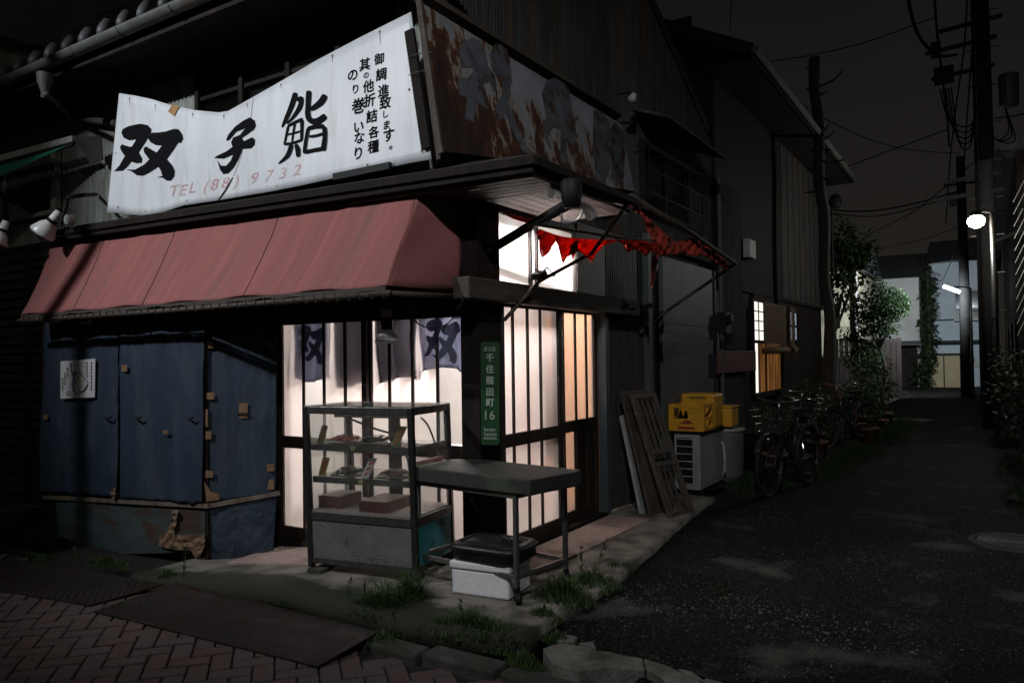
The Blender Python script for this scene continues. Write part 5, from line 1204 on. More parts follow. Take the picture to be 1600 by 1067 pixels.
for px, py, dx, dz in ((1268, 107, -.12, .02), (1284, 136, .42, .22), (1270, 140, -.14, .01), (1290, 147, .14, .04), (1272, 215, -.12, .08), (1292, 205, .12, .12), (1293, 217, .2, .1), (1275, 236, -.13, .05), (1292, 235, .14, -.02), (1290, 255, .35, .0), (1272, 265, -.18, 0), (1292, 280, .12, .0), (1272, 300, -.2, 0)):
    p = Y(px, py, 9.6); p.x = p.x*.5+bot.lerp(top, (p.z+.1)/(top.z+.1)).x*.5; b = M(); b.tube([p, p+V((dx*.6, -.03, dz*.3)), p+V((dx, -.04, dz))], [.03, .012], 6, 2); b.build('stub_branch', BARK, t)
t = thing('dish_antenna', Y(1300, 340, 13), 'small satellite dish on a mast beyond the bare trunk', 'satellite dish')
c_ = Y(1304, 314, 13); b = M(); b.grid(lambda u, v: c_+V((math.cos(u*6.283)*v*.13, .08*v*v, math.sin(u*6.283)*v*.16)), 20, 5); b.build('dish', BLACK, t, smooth=True, solid=.01)
b = M(); b.tube([c_+V((0, .05, 0)), c_+V((-.08, .1, -.25)), c_+V((-.08, .1, -1.6))], .025, 8); b.build('mast', DARK, t)
def wire(pts, r, label, name='overhead_wire', cat='overhead wire'):
    P = [Y(x, y, d) for x, y, d in pts]; b = M(); b.tube(P, r, 5, 5); return tag(b.build(name, WIRE), label, cat, 'wires over the lane')
for pts, r, lab in (
    ([(1415, -20, 9), (1430, 45, 10), (1450, 75, 11.5), (1470, 88, 12.6), (1495, 86, 13.2)], .030, 'thick black cable curving from the top edge to the upper arm of the thick pole'),
    ([(1459, -20, 9), (1465, 60, 10.5), (1476, 150, 12), (1481, 195, 13), (1483, 230, 13.2)], .020, 'cable hanging straight beside the thick pole from the top edge'),
    ([(1195, 97, 15), (1260, 88, 14.5), (1340, 70, 14), (1400, 50, 13.5), (1462, 27, 13)], .012, 'thin wire rising from the tiled roof to the top of the thick pole'),
    ([(1260, 282, 18), (1320, 262, 16.5), (1400, 232, 15), (1480, 203, 13.3)], .013, 'wire from the bare trunk up to the middle arm of the thick pole'),
    ([(1205, 128, 9), (1270, 175, 11), (1350, 215, 14), (1420, 234, 17), (1500, 240, 21)], .010, 'thin wire sloping down from the tiled eave across the sky'),
    ([(1295, 328, 13), (1360, 330, 16), (1430, 318, 19), (1500, 298, 24)], .020, 'twin cable sagging from the dish to the slimmer pole'),
    ([(1300, 334, 13), (1370, 338, 17), (1440, 322, 20), (1502, 303, 24)], .014, 'lower of the cables sagging past the dish'),
    ([(1350, 370, 26), (1420, 335, 22), (1480, 290, 17), (1535, 240, 13.4)], .014, 'wire climbing from the end house roof to the thick pole'),
    ([(1300, 410, 24), (1380, 388, 24), (1450, 372, 24), (1505, 352, 24)], .012, 'lowest wire running over the green tree to the slimmer pole'),
    ([(1512, -20, 11), (1506, 80, 12.5), (1492, 180, 14), (1483, 270, 19), (1478, 350, 24)], .016, 'cable falling past the coil of wires towards the cold lamp'),
    ([(1524, -20, 11), (1518, 90, 12), (1510, 200, 15), (1504, 300, 24)], .016, 'cable running down close along the thick pole'),
    ([(1452, 410, 30), (1470, 440, 27), (1500, 372, 24.5)], .012, 'short wire dropping from the slimmer pole to the pale house'),
    ([(1145, -20, 8), (1142, 20, 8), (1141, 48, 8)], .008, 'thin wire falling upright to the ridge of the tiled house'),
    ([(1555, 185, 13.3), (1600, 178, 13), (1680, 150, 12)], .014, 'wire leaving the thick pole towards the right edge'),
    ([(1560, 330, 13.4), (1620, 322, 12)], .014, 'low wire from the thick pole past the slatted wall')):
    wire(pts, r, lab)

# ------------------------------------------------------------------ second house along the alley: tiled roof, tin walls, lit window
h2 = thing('tiled_house', (-1.5, 9.5, 0), 'dark tiled house with tin walls and one lit window beyond the shop', 'house')
b = M(); corr(b, lambda s, o: (.02+o, 5.64+s), 1.15, lambda s: 3.9, -.1, pitch=.06, amp=.007); corr(b, lambda s, o: (-.02+o, 6.8+s), .72, lambda s: 3.3, 2.45, pitch=.06, amp=.007); b.build('lower_cladding', TIN_D, h2, smooth=True)
b = M(); b.box(-.30, -.01, 5.7, 13.4, 2.45, 5.35); b.box(-.30, -.05, 6.79, 7.50, -.1, 2.45); b.box(-.30, -.05, 9.55, 13.4, -.1, 2.45); b.box(-.30, -.05, 7.5, 9.55, -.1, .85); b.box(-6, -.3, 5.65, 5.72, 2.4, 6.2); b.build('wall', WOOD_D, h2)
b = M()
for k in range(7): b.grid(lambda u, v, k=k: (-.004+.004*math.sin(u*200), 9.6+k*.5+.46*u, 2.5+2.8*v), 10, 1)
b.build('upper_board', TIN_D, h2)
b = M()
def r2(u, v):
    y = 5.3+u*8.6; x = .62-v*3.4; k = abs(math.sin(math.pi*y/.28)); return (x, y, 5.42+.52*(.62-x)+.05*(1-k)**2)
b.grid(r2, 160, 5); r2o = b.build('roof', ROOF, h2, smooth=True)
b = M(); b.box(-.02, .60, 5.35, 13.9, 5.30, 5.335); b.box(.58, .62, 5.3, 13.9, 5.30, 5.42); b.bar((.6, 5.3, 5.40), (-2.6, 5.3, 7.06), .05, .16); b.build('eave_board', WOOD_D, h2)
b = M(); b.tube([(.67, 5.25, 5.38), (.67, 13.9, 5.34)], .05, 8); b.build('gutter', GUT, h2)
b = M(); b.tube([(.06, 5.62, 3.9), (.06, 5.62, 0)], .028, 8); b.build('downpipe', GUT, h2)
b = M(); p = A(1168, 390, .04); b.box(.02, .12, p.y-.18, p.y+.18, p.z-.14, p.z+.14); b.build('wall_box', PALE, h2, bevel=.01)
b = M(); p = A(1128, 500, .05); b.box(.02, .14, p.y-.12, p.y+.12, p.z-.18, p.z+.1); b.lathe([(0, 0), (.07, .0), (.07, .05), (0, .06)], (.14, p.y, p.z), (1, 0, 0), 12); b.tube([(.05, p.y, p.z-.18), (.05, p.y+.05, p.z-.5), (.04, p.y, p.z-.9)], .012, 6); b.build('meter', DARK, h2)
SHOJI = emit('lit_window_paper', (1.0, .93, .84), 1.15)
def lit_cloth():
    mt = emit('lit_curtain', (1, .45, .12), .22); t = mt.node_tree; N = t.nodes
    geo = N.new('ShaderNodeNewGeometry'); mp = N.new('ShaderNodeMapping'); mp.inputs['Scale'].default_value = (1, 9, .5); n = N.new('ShaderNodeTexNoise'); n.inputs['Scale'].default_value = 1.5; n.inputs['Detail'].default_value = 4
    t.links.new(geo.outputs['Position'], mp.inputs[0]); t.links.new(mp.outputs[0], n.inputs['Vector'])
    r = N.new('ShaderNodeValToRGB'); r.color_ramp.elements[0].color = (.10, .03, .008, 1); r.color_ramp.elements[0].position = .35; r.color_ramp.elements[1].color = (1, .42, .12, 1); r.color_ramp.elements[1].position = .68
    t.links.new(n.outputs['Fac'], r.inputs[0]); t.links.new(r.outputs[0], N['Emission'].inputs['Color']); return mt
ya_, yb_ = A(1179, 500, 0).y, A(1193, 500, 0).y; za_, zb_ = 1.72, A(1180, 470, 0).z
b = M(); b.box(-.10, .0, ya_-.08, ya_, .85, zb_+.05); b.box(-.10, .0, 9.45, 9.55, .85, zb_+.05); b.box(-.1, .0, ya_, 9.45, zb_, zb_+.1); b.box(-.1, .0, ya_, 9.45, .80, .88)
for k in range(1, 4): b.box(-.035, -.022, ya_, 8.3, za_+(zb_-za_)*k/4-.008, za_+(zb_-za_)*k/4+.008)
b.box(-.035, -.02, 8.3, 8.34, .88, zb_); b.box(-.035, -.02, ya_, 9.45, za_-.05, za_); b.box(-.034, -.021, ya_+.35, ya_+.37, .88, zb_); w_ = b.build('lit_window', WOOD_D, h2)
b = M(); b.box(-.055, -.05, ya_, 8.3, za_, zb_); b.box(-.055, -.05, ya_, ya_+.35, .88, za_-.05); b.build('paper_pane', SHOJI, w_)
b = M(); b.box(-.055, -.05, ya_+.37, 9.45, .88, za_-.05); b.build('curtain', lit_cloth(), w_)
y1_, y2_ = A(1234, 500, 0).y, A(1248, 500, 0).y
b = M(); z1_, z2_ = A(1240, 532, 0).z, A(1240, 487, 0).z
for za in (z1_, z2_, (z1_+z2_)/2): b.box(-.05, .0, y1_, y2_, za-.02, za+.02)
for y_ in (y1_, y2_, (y1_+y2_)/2): b.box(-.05, .004, y_-.02, y_+.02, z1_, z2_)
w_ = b.build('far_window', WOOD_D, h2); b = M(); b.box(-.045, -.04, y1_, y2_, z1_, z2_); b.build('paper_pane', emit('dim_window_paper', (.75, .85, 1), .30), w_)
# bamboo blind before the lit window
BAMB = mat('bamboo_blind', (.22, .13, .06), (.14, .08, .04), 20, .7, transl=.25)
t = thing('bamboo_blind', A(1212, 535, .18), 'bamboo blind hanging half rolled before the lit window', 'blind')
b = M(); q0, q1 = A(1194, 466, .16), A(1231, 470, .16)
for k in range(44):
    z = q0.z-.06-k*.0165; b.bar((.16, q0.y, z), (.16+.012*math.sin(k*.5), q1.y+.5, z), .006, .011)
b.build('slats', BAMB, t); b = M(); b.tube([(.17, q0.y-.05, q0.z-.82), (.17, q1.y+.5, q0.z-.80)], .055, 10); b.build('roll', BAMB, t, smooth=True)
t = thing('drinks_sign', A(1148, 572, .06), 'faded red drinks panel with worn pale script on the tin wall', 'sign panel')
p0, p1 = A(1122, 548, .08), A(1176, 574, .08)
b = M(); b.box(.05, .08, p0.y, p1.y+.2, p1.z-.05, p0.z+.0); b.build('panel', mat('faded_red_paint', (.10, .018, .018), (.07, .015, .015), 8, .6), t, bevel=.004)
b = M(); PFN = lambda x, y, l=0.0: A(x, y, .082+l); brush(b, [(1132, 566), (1138, 558), (1142, 566), (1148, 559), (1152, 566), (1158, 560), (1166, 564)], (1.0, 1.2, 1.0), PFN, .0); b.build('script', mat('worn_pale_print', (.16, .07, .065)), t)
t = thing('bench', (.4, 6.4, 0), 'low dark wooden bench against the tin wall under the red panel', 'bench')
b = M(); b.box(.08, .48, 5.75, 7.3, .40, .44); b.build('seat', WOOD_D, t)
for y_ in (5.85, 7.2):
    for x_ in (.12, .44): b = M(); b.box(x_-.025, x_+.025, y_-.025, y_+.025, -.06, .40); b.build('leg', WOOD_D, t)

# ------------------------------------------------------------------ bicycles
CHR = mat('worn_chrome', (.45, .44, .43), (.30, .29, .28), 30, .22, .95, rvar=.1)
RUB = mat('rubber', (.012, .012, .012), None, 12, .7)
FRAMEB = mat('bicycle_paint', (.02, .022, .028), (.014, .015, .018), 9, .35)
def bicycle(origin, rz, label):
    o_ = V(origin); t = thing('bicycle', o_, label, 'bicycle', 'bicycles parked along the alley')
    c_, s_ = math.cos(rz), math.sin(rz)
    W_ = lambda x, y, z: o_+V((x*c_-y*s_, x*s_+y*c_, z))          # local -y is forward
    for yw, nm in ((0, 'wheel'), (1.08, 'wheel')):
        b = M(); b.tube([W_(0, yw+.325*math.cos(a), .335+.325*math.sin(a)) for a in [k*math.pi/16 for k in range(33)]], .019, 8); wh = b.build(nm, RUB, t, smooth=True)
        b = M(); b.tube([W_(0, yw+.298*math.cos(a), .335+.298*math.sin(a)) for a in [k*math.pi/16 for k in range(33)]], .011, 6); b.tube([W_(-.05, yw, .335), W_(.05, yw, .335)], .025, 8)
        for k in range(16): a = k*math.pi/8; b.tube([W_(.012*(-1)**k, yw, .335), W_(0, yw+.295*math.cos(a), .335+.295*math.sin(a))], .0016, 3)
        b.build('rim', CHR, wh)
        b = M(); b.grid(lambda u, v: W_(-.03+.06*v, yw+.36*math.cos(.35+u*2.3), .335+.36*math.sin(.35+u*2.3)), 14, 3); b.build('mudguard', CHR, wh, solid=.002)
    b = M(); b.tube([W_(0, .30, .86), W_(0, .36, .66)], .02, 8); b.tube([W_(0, .35, .70), W_(0, .62, .32)], .018, 8); b.tube([W_(0, .33, .80), W_(0, .60, .55), W_(0, .66, .38)], .016, 8, 3); b.tube([W_(0, .62, .30), W_(0, .78, .80)], .017, 8)
    for s in (-1, 1): b.tube([W_(s*.02, .62, .31), W_(s*.05, 1.08, .335)], .010, 6); b.tube([W_(s*.02, .76, .72), W_(s*.05, 1.08, .335)], .009, 6); b.tube([W_(s*.045, .33, .74), W_(s*.05, .12, .50), W_(s*.05, 0, .335)], .012, 6, 3)
    b.build('frame', FRAMEB, t, smooth=True)
    b = M(); b.tube([W_(0, .31, .84), W_(0, .27, 1.0)], .014, 8); b.tube([W_(-.29, .50, 1.02), W_(-.26, .32, 1.05), W_(-.12, .25, 1.02), W_(.12, .25, 1.02), W_(.26, .32, 1.05), W_(.29, .50, 1.02)], .011, 8, 4); hb = b.build('handlebar', CHR, t, smooth=True)
    for s in (-1, 1): b = M(); b.tube([W_(s*.285, .44, 1.03), W_(s*.295, .56, 1.015)], .017, 8); b.build('grip', RUB, hb)
    b = M()
    for z, k in ((.70, .75), (.78, .83), (.86, .92), (.93, 1.0)):
        hx, hy = .19*k, .13*k; b.tube([W_(-hx, -hy+.08, z), W_(hx, -hy+.08, z), W_(hx, hy+.08, z), W_(-hx, hy+.08, z), W_(-hx, -hy+.08, z)], .0035, 4)
    for i in range(10):
        x = -.19+.38*i/9
        for y_ in (-.13, .13): b.tube([W_(x*.75, y_*.75+.08, .70), W_(x, y_+.08, .93)], .0025, 4)
    for i in range(7):
        y_ = -.13+.26*i/6
        for x in (-.19, .19): b.tube([W_(x*.75, y_*.75+.08, .70), W_(x, y_+.08, .93)], .0025, 4)
        b.tube([W_(-.14, y_*.75+.08, .70), W_(.14, y_*.75+.08, .70)], .0025, 4)
    b.build('basket', CHR, t)
    b = M(); b.lathe([(.0, -.03), (.035, -.025), (.04, .03), (0, .035)], W_(0, -.03, .62), W_(0, -1, .62)-W_(0, 0, .62), 12); b.build('headlight', CHR, t, smooth=True)
    b = M(); b.prism([W_(-.02, .62, .86), W_(.02, .62, .86), W_(.10, .86, .87), (W_(.07, .92, .87)), W_(-.07, .92, .87), W_(-.10, .86, .87)], (0, 0, .05)); b.tube([W_(0, .78, .80), W_(0, .80, .87)], .013, 6); b.build('saddle', RUB, t, bevel=.015)
    b = M()
    for s in (-1, 1): b.tube([W_(0, .62, .30), W_(s*.09, .62, .30)], .008, 6); b.tube([W_(s*.09, .62, .30), W_(s*.09, .62+.12*s, .30-.12*s)], .008, 6); b.obox(W_(s*.13, .62+.12*s, .30-.12*s), (.04, 0, 0), (0, .03, 0), (0, 0, .01))
    b.build('crank', STEEL_D, t)
    b = M(); b.bar(W_(-.06, .95, .70), W_(-.06, 1.30, .70), .012, .012); b.bar(W_(.06, .95, .70), W_(.06, 1.30, .70), .012, .012)
    for k in range(4): b.bar(W_(-.06, 1.0+k*.09, .70), W_(.06, 1.0+k*.09, .70), .01, .01)
    b.build('carrier', CHR, t)
    b = M()
    for s in (-1, 1): b.tube([W_(s*.05, 1.08, .335), W_(s*.14, 1.15, .01)], .008, 6)
    b.build('stand', CHR, t); return t
bicycle((1.06, 3.95, -.05), rad(-10), 'black shopping bicycle with wire basket parked beside the yellow crates')
bicycle((1.0, 6.4, -.05), rad(28), 'black bicycle with basket standing between two other bicycles')
bicycle((.85, 8.6, -.05), rad(-24), 'black bicycle standing among the pot plants near the bare trunk')

# ------------------------------------------------------------------ plants
LEAF = [mat('leaf_green', (.030, .060, .016), (.018, .038, .011), 3, .6, transl=.25, spec=.25), mat('leaf_dark', (.025, .048, .016), (.016, .032, .011), 3, .6, transl=.2, spec=.25), mat('grass_blade', (.055, .10, .024), (.034, .064, .017), 4, .6, transl=.3)]
def rnd(r): 
    while 1:
        p = V((R_.uniform(-1, 1), R_.uniform(-1, 1), R_.uniform(-1, 1)))
        if p.length < 1: return p*r
def crown(b, clumps, n, L_):
    for c_, r in clumps:
        c_ = V(c_)
        for _ in range(int(n*r*r/.16)):
            d = rnd(1.0)
            if d.length < .35 and R_.random() < .6: continue
            p = c_+V((d.x*r, d.y*r, d.z*r*.8)); l = L_*R_.uniform(.6, 1.3)
            b.leaf(p, V((d.x, d.y, d.z-.35))+rnd(.8), (R_.uniform(-.5, .5), R_.uniform(-.5, .5), 1), l, l*.5)
def tree(base, clumps, label, n=150, L_=.13, m_=0, tr=.07, name='tree', cat='tree'):
    t = thing(name, base, label, cat); base = V(base); b = M()
    cen = sum((V(c) for c, r in clumps), V())/len(clumps)
    fork = base.lerp(V((cen.x, cen.y, cen.z)), .55); b.tube([base, base.lerp(fork, .5)+V((.06, .03, 0)), fork], [tr, tr*.7], 8, 3)
    for c, r in clumps: b.tube([fork, fork.lerp(V(c), .5)+rnd(.08), V(c)], [tr*.5, tr*.15], 6, 3)
    b.build('trunk', BARK, t, smooth=True); b = M(); crown(b, clumps, n, L_); b.build('crown', LEAF[m_], t); return t
yy = 14.0; q = lambda x, y, d: Y(x, y, d)
tree((-.1, 14, -.1), [(q(1300, 365, 14), .5), (q(1325, 385, 13.8), .55), (q(1300, 415, 14), .6), (q(1335, 420, 14.2), .5), (q(1310, 455, 13.8), .5), (q(1345, 395, 14), .35), (q(1290, 395, 14.3), .5)], 'dark loose tree behind the bare trunk and the dish', 170, .15, 1)
tree(q(1383, 600, 24), [(q(1360, 478, 24), .6), (q(1386, 470, 24), .6), (q(1348, 485, 24.3), .5), (q(1400, 478, 23.8), .45), (q(1373, 500, 23.7), .55), (q(1354, 505, 24.2), .5), (q(1396, 485, 24), .4), (q(1380, 455, 24), .35), (q(1353, 530, 24), .45), (q(1388, 512, 24), .35), (q(1342, 545, 24), .45), (q(1360, 560, 23.8), .45), (q(1354, 585, 24), .5), (q(1332, 520, 24.2), .4), (q(1410, 470, 24), .22), (q(1368, 442, 24.1), .25)], 'rounded green tree lit before the white end house', 300, .13, 0)
pot_spots = [(.75, 5.5, .45, 'low'), (.95, 7.2, .7, 'tall'), (.7, 8.4, .8, 'x'), (1.35, 9.6, .6, 'x'), (1.05, 10.4, 1.0, 'x'), (1.3, 11.4, .8, 'x'), (.9, 12.2, 1.3, 'x'), (1.2, 13.4, 1.0, 'x')]
plab = ['low potted shrub between the bench and the second bicycle', 'potted shrub with glossy leaves behind the second bicycle', 'dark potted shrub before the far window of the tiled house', 'small potted bush at the lane edge below the bare trunk', 'tall potted bush before the bare trunk', 'loose bush at the lane edge beyond the bare trunk', 'tall dark shrub behind the pots near the loose tree', 'bushy shrub last in the alley row before the grey post']
POT = mat('clay_pot', (.16, .08, .05), (.11, .055, .036), 8, .8)
for (x, y_, h_, k), lab in zip(pot_spots, plab):
    t = thing('potted_shrub', (x, y_, -.05), lab, 'potted plant', 'pot plants along the alley')
    b = M(); b.lathe([(0, 0), (.11, 0), (.15, .24), (.165, .24), (.165, .28), (.14, .28), (.13, .24), (0, .23)], (x, y_, -.05), (0, 0, 1), 14); b.build('pot', POT, t, smooth=True)
    b = M(); cl = []
    for i in range(5): cl.append((V((x+R_.uniform(-.2, .2), y_+R_.uniform(-.2, .2), .3+h_*R_.uniform(.2, 1))), R_.uniform(.16, .28)*(.8+h_*.3)))
    crown(b, cl, 170, .09); b.build('foliage', LEAF[R_.choice((0, 1))], t)
    b = M()
    for c_, r in cl: b.tube([V((x, y_, .16)), V((x, y_, .16)).lerp(c_, .5)+rnd(.04), c_], [.012, .004], 5, 3)
    b.build('stem', BARK, t)
def blades(b, cx_, cy_, z, rx, ry, n, h0, h1, lean=.35):
    for _ in range(int(n*2.4)):
        a, r = R_.uniform(0, 6.283), 1.25*R_.random()**.8; x, y_ = cx_+math.cos(a)*r*rx, cy_+math.sin(a)*r*ry
        h_ = R_.uniform(h0, h1)*(1-.62*min(r, 1.2)); d = V((R_.uniform(-1, 1), R_.uniform(-1, 1), 0))*lean*h_; w_ = R_.uniform(.0025, .005); s = V((-d.y, d.x, 0)); s = s.normalized()*w_ if s.length > 1e-4 else V((w_, 0, 0))
        p = V((x, y_, z)); m_ = p+d*.35+V((0, 0, h_*.62)); e = p+d+V((0, 0, h_*.9))
        i = len(b.v); b.v += [p-s, p+s, m_-s*.7, m_+s*.7, e]; b.face((i, i+1, i+3, i+2)); b.face((i+2, i+3, i+4))
GR = LEAF[2]
def patch(spots, label, m_=None):
    b = M()
    for s in spots: blades(b, *s)
    return stuff(b.build('grass', m_ or GR), label, 'grass')
def gp(px, py, z): p = G(px, py, z); return p.x, p.y, z-.01
patch([(*gp(600, 955, -.05), .17, .12, 420, .08, .27, 1.1), (*gp(640, 935, -.01), .12, .09, 240, .08, .28, 1.1), (*gp(560, 955, -.06), .16, .06, 200, .03, .16, .8), (*gp(590, 1000, -.12), .16, .07, 300, .03, .09), (*gp(625, 985, -.1), .10, .08, 200, .04, .12)], 'bright grass tuft before the display case base')
patch([(*gp(880, 935, -.0), .18, .11, 300, .06, .24, .8), (*gp(925, 915, -.02), .16, .15, 300, .05, .2, .8), (*gp(850, 965, -.02), .10, .06, 160, .05, .14, .5), (*gp(960, 890, -.03), .12, .14, 220, .03, .10), (*gp(870, 1000, -.05), .1, .05, 110, .03, .09)], 'grass tuft at the apron corner right of the trolley')
patch([(*gp(745, 985, -.03), .26, .07, 300, .05, .2, .8), (*gp(690, 985, -.05), .2, .06, 200, .03, .16, .8), (*gp(820, 1035, -.09), .10, .05, 160, .04, .11), (*gp(770, 1015, -.1), .2, .03, 140, .02, .07)], 'grass growing in the kerb joint before the trolley')
patch([(*gp(170, 880, -.14), .25, .08, 200, .03, .10), (*gp(60, 870, -.14), .3, .08, 120, .02, .06), (*gp(262, 900, -.13), .08, .06, 130, .03, .1), (*gp(190, 945, -.14), .07, .04, 80, .02, .06), (*gp(440, 940, -.08), .12, .03, 90, .02, .05)], 'thin grass at the foot of the blue sheeted bay')
patch([(.75, 4.7, -.06, .3, .6, 500, .06, .22), (1.15, 6.0, -.06, .4, .9, 700, .06, .25), (1.35, 8.0, -.06, .35, 1.2, 800, .08, .28), (1.5, 10.4, -.06, .35, 1.2, 700, .08, .3), (1.55, 13, -.06, .4, 1.3, 600, .08, .3), (.5, 5.0, -.06, .2, .5, 200, .05, .15)], 'verge grass along the alley by the bicycles and pots', LEAF[1])
patch([(3.35, 5.0, -.06, .15, .8, 300, .05, .16), (3.35, 7.5, -.06, .2, 1.4, 600, .05, .2), (3.3, 10.5, -.06, .25, 1.2, 500, .05, .22)], 'verge grass on the opposite lane edge', LEAF[1])
def weed(base, h_, n, label):
    t = tag((lambda b: b)(None) or thing('weed', base, label, 'weed'), label, 'weed', 'tall weeds by the shop front'); base = V(base)
    b = M(); tip = base+V((R_.uniform(-.06, .06), R_.uniform(-.05, .05), h_)); P = [base, base.lerp(tip, .5)+rnd(.02), tip]; b.tube(P, [.004, .0015], 5, 4); b.build('stem', LEAF[2], t)
    b = M()
    for i in range(n): f = R_.uniform(.25, 1); b.leaf(base.lerp(tip, f), rnd(1)+V((0, 0, .3)), (0, 0, 1), R_.uniform(.02, .05), .014)
    b.build('leaves', LEAF[0], t)
for (px, py, z, h_, n_, lab) in ((285, 905, -.13, .22, 22, 'leafy weed at the bay corner under the torn cardboard'), (125, 885, -.14, .14, 12, 'short weed standing before the lower blue panel'), (147, 890, -.14, .10, 10, 'tiny weed beside the short one before the blue panel'), (543, 940, -.02, .17, 16, 'upright weed left of the bright grass tuft'), (572, 945, -.02, .15, 14, 'thin weed nearest the case base by the grass tuft'), (612, 1005, -.12, .2, 10, 'trailing weed over the iron plate corner'), (655, 930, 0, .28, 5, 'long dry stalk leaning at the case corner'), (722, 975, -.02, .16, 14, 'weed before the white foam box'), (905, 905, -.02, .2, 20, 'bushy weed right of the trolley wheel'), (935, 890, -.03, .2, 18, 'pale weed at the edge of the asphalt')):
    weed(G(px, py, z), h_, n_, lab)

# ------------------------------------------------------------------ end of the lane
WHW = mat('white_house_wall', (.50, .49, .46), (.42, .41, .385), 1.5, .9, c=(.30, .29, .27), cscale=.8, cthr=(.5, .8))
BLW = mat('pale_blue_wall', (.46, .52, .54), (.40, .455, .47), 1.2, .9)
BGW = mat('beige_wall', (.42, .38, .27), (.34, .31, .22), 1.5, .9)
def X(px, y): return Y(px, 500, y).x
def Zp(px, py, y): return Y(px, py, y).z
e1 = thing('white_house', (X(1400, 34), 35, -.1), 'white house with dark tiled roof closing the end of the lane', 'house')
x0, x1 = X(1340, 33), X(1437, 33); zt1 = Zp(1400, 432, 33)
b = M(); b.prism([(x0, 33, -.1), (x1, 33, -.1), (x1, 38, -.1), (x0, 38, -.1)], (0, 0, zt1+.1)); b.build('wall', WHW, e1)
b = M(); zr = Zp(1410, 398, 35.5); b.prism([(x0-.3, 32.6, zt1-.1), (x0-.3, 35.5, zr), (x0-.3, 38.4, zt1-.1)], (x1-x0+.75, 0, 0)); b.build('roof', ROOF, e1)
b = M(); b.box(X(1383, 33), X(1432, 33), 32.94, 32.99, -.1, Zp(1400, 538, 33)); 
for k in range(12): xx = X(1384+4*k, 33); b.box(xx, xx+.03, 32.91, 32.938, -.1, Zp(1400, 540, 33))
b.build('entrance_gate', WOOD_D, e1)
b = M(); b.prism([(X(1375, 33), 32.98, Zp(1400, 533, 33)), (X(1375, 33), 32.3, Zp(1400, 538, 33)), (X(1375, 33), 32.3, Zp(1400, 540, 33)), (X(1375, 33), 32.98, Zp(1400, 538, 33))], (X(1441, 33)-X(1375, 33), 0, 0)); b.build('porch_roof', ROOF, e1)
b = M(); b.box(X(1344, 32.8), X(1359, 32.8), 32.6, 32.98, -.1, Zp(1350, 440, 33)); b.build('brown_wing', mat('rust_brown_wall', (.22, .09, .045), (.17, .07, .035), 2, .8), e1)
b = M(); b.box(X(1372, 33), X(1398, 33), 32.95, 32.99, Zp(1385, 522, 33), Zp(1385, 512, 33)); b.build('vent_hood', DARK, e1)
t = thing('ivy', (X(1452, 32.5), 32.6, -.1), 'tall column of ivy between the white and the pale blue house', 'ivy')
b = M(); cl = [(Y(1451+R_.uniform(-3, 3), py, 32.7), .30) for py in range(436, 572, 9)]+[(Y(1441+R_.uniform(-5, 5), py, 32.7), .3) for py in range(562, 600, 9)]; crown(b, cl, 130, .2); b.build('foliage', LEAF[1], t)
b = M(); b.tube([V((X(1452, 32.7), 32.7, -.1)), V((X(1451, 32.7), 32.7, 5))], .06, 6); b.build('stem', BARK, t)
e2 = thing('pale_house', (X(1500, 34), 35, -.1), 'pale blue house with a white balcony behind the cold tube lamp', 'house')
xa, xb = X(1457, 34), X(1560, 34)
b = M(); b.prism([(xa, 34, -.1), (xb, 34, -.1), (xb, 40, -.1), (xa, 40, -.1)], (0, 0, Zp(1500, 405, 34))); b.build('wall', BLW, e2)
b = M(); zz = Zp(1500, 407, 34); b.prism([(xa-.2, 33.7, zz-.05), (xa-.2, 37, zz+1.3), (xa-.2, 40.2, zz-.05)], (xb-xa+.4, 0, 0)); b.build('roof', ROOF, e2)
b = M(); zz = Zp(1500, 534, 34); b.box(xa, xb, 33.5, 33.98, zz-.06, zz+.06); b.box(xa, xb, 33.96, 33.99, Zp(1480, 500, 34)-.03, Zp(1480, 500, 34)+.03); b.build('ledge', DARK, e2)
xw0, xw1 = X(1492, 34), X(1531, 34); zb0, zb1, zb2 = Zp(1510, 499, 34), Zp(1510, 484, 34), Zp(1510, 455, 34)
b = M(); b.box(xw0, xw1, 33.93, 33.97, zb1, zb2); w_ = b.build('balcony_window', WGL, e2)
b = M()
for k in range(3): xx = xw0+(xw1-xw0-.05)*k/2; b.box(xx, xx+.05, 33.89, 33.925, zb1, zb2)
b.box(xw0, xw1, 33.895, 33.92, zb2, zb2+.06); b.build('frame', WHW, w_)
b = M(); b.box(xw0, xw1, 33.30, 33.34, zb1, zb1+.05); b.box(xw0, xw1, 33.30, 33.34, zb0, zb0+.05); b.box(xw0, xw1, 33.3, 33.98, zb0-.08, zb0-.01)
for k in range(13): xx = xw0+(xw1-xw0-.03)*k/12; b.box(xx, xx+.03, 33.305, 33.335, zb0+.05, zb1)
b.build('balcony', WHW, e2)
b = M(); xx = X(1517, 34); b.box(xx, X(1533, 34), 33.94, 33.98, Zp(1520, 573, 34), Zp(1520, 556, 34)); b.build('low_window', PALE, e2)
t = thing('cream_gate', (X(1472, 33.2), 33.2, -.1), 'pair of cream boarded garage doors at the end of the lane', 'gate')
CRM = mat('cream_boards', (.36, .29, .17), (.29, .235, .14), 2, .8)
for a_, c_ in ((1448, 1472), (1474, 1498)): b = M(); b.box(X(a_, 33), X(c_, 33), 33.0, 33.05, -.08, Zp(1470, 556, 33)); b.build('door', CRM, t)
b = M(); b.box(X(1446, 33), X(1500, 33), 33.06, 33.14, -.08, Zp(1470, 552, 33)); b.build('frame', DARK, t)
e3 = thing('beige_house', (X(1310, 27), 28, -.1), 'beige house with a small window behind the dark loose tree', 'house')
xa, xb = X(1240, 26), X(1340, 26); zz = Zp(1310, 425, 26)
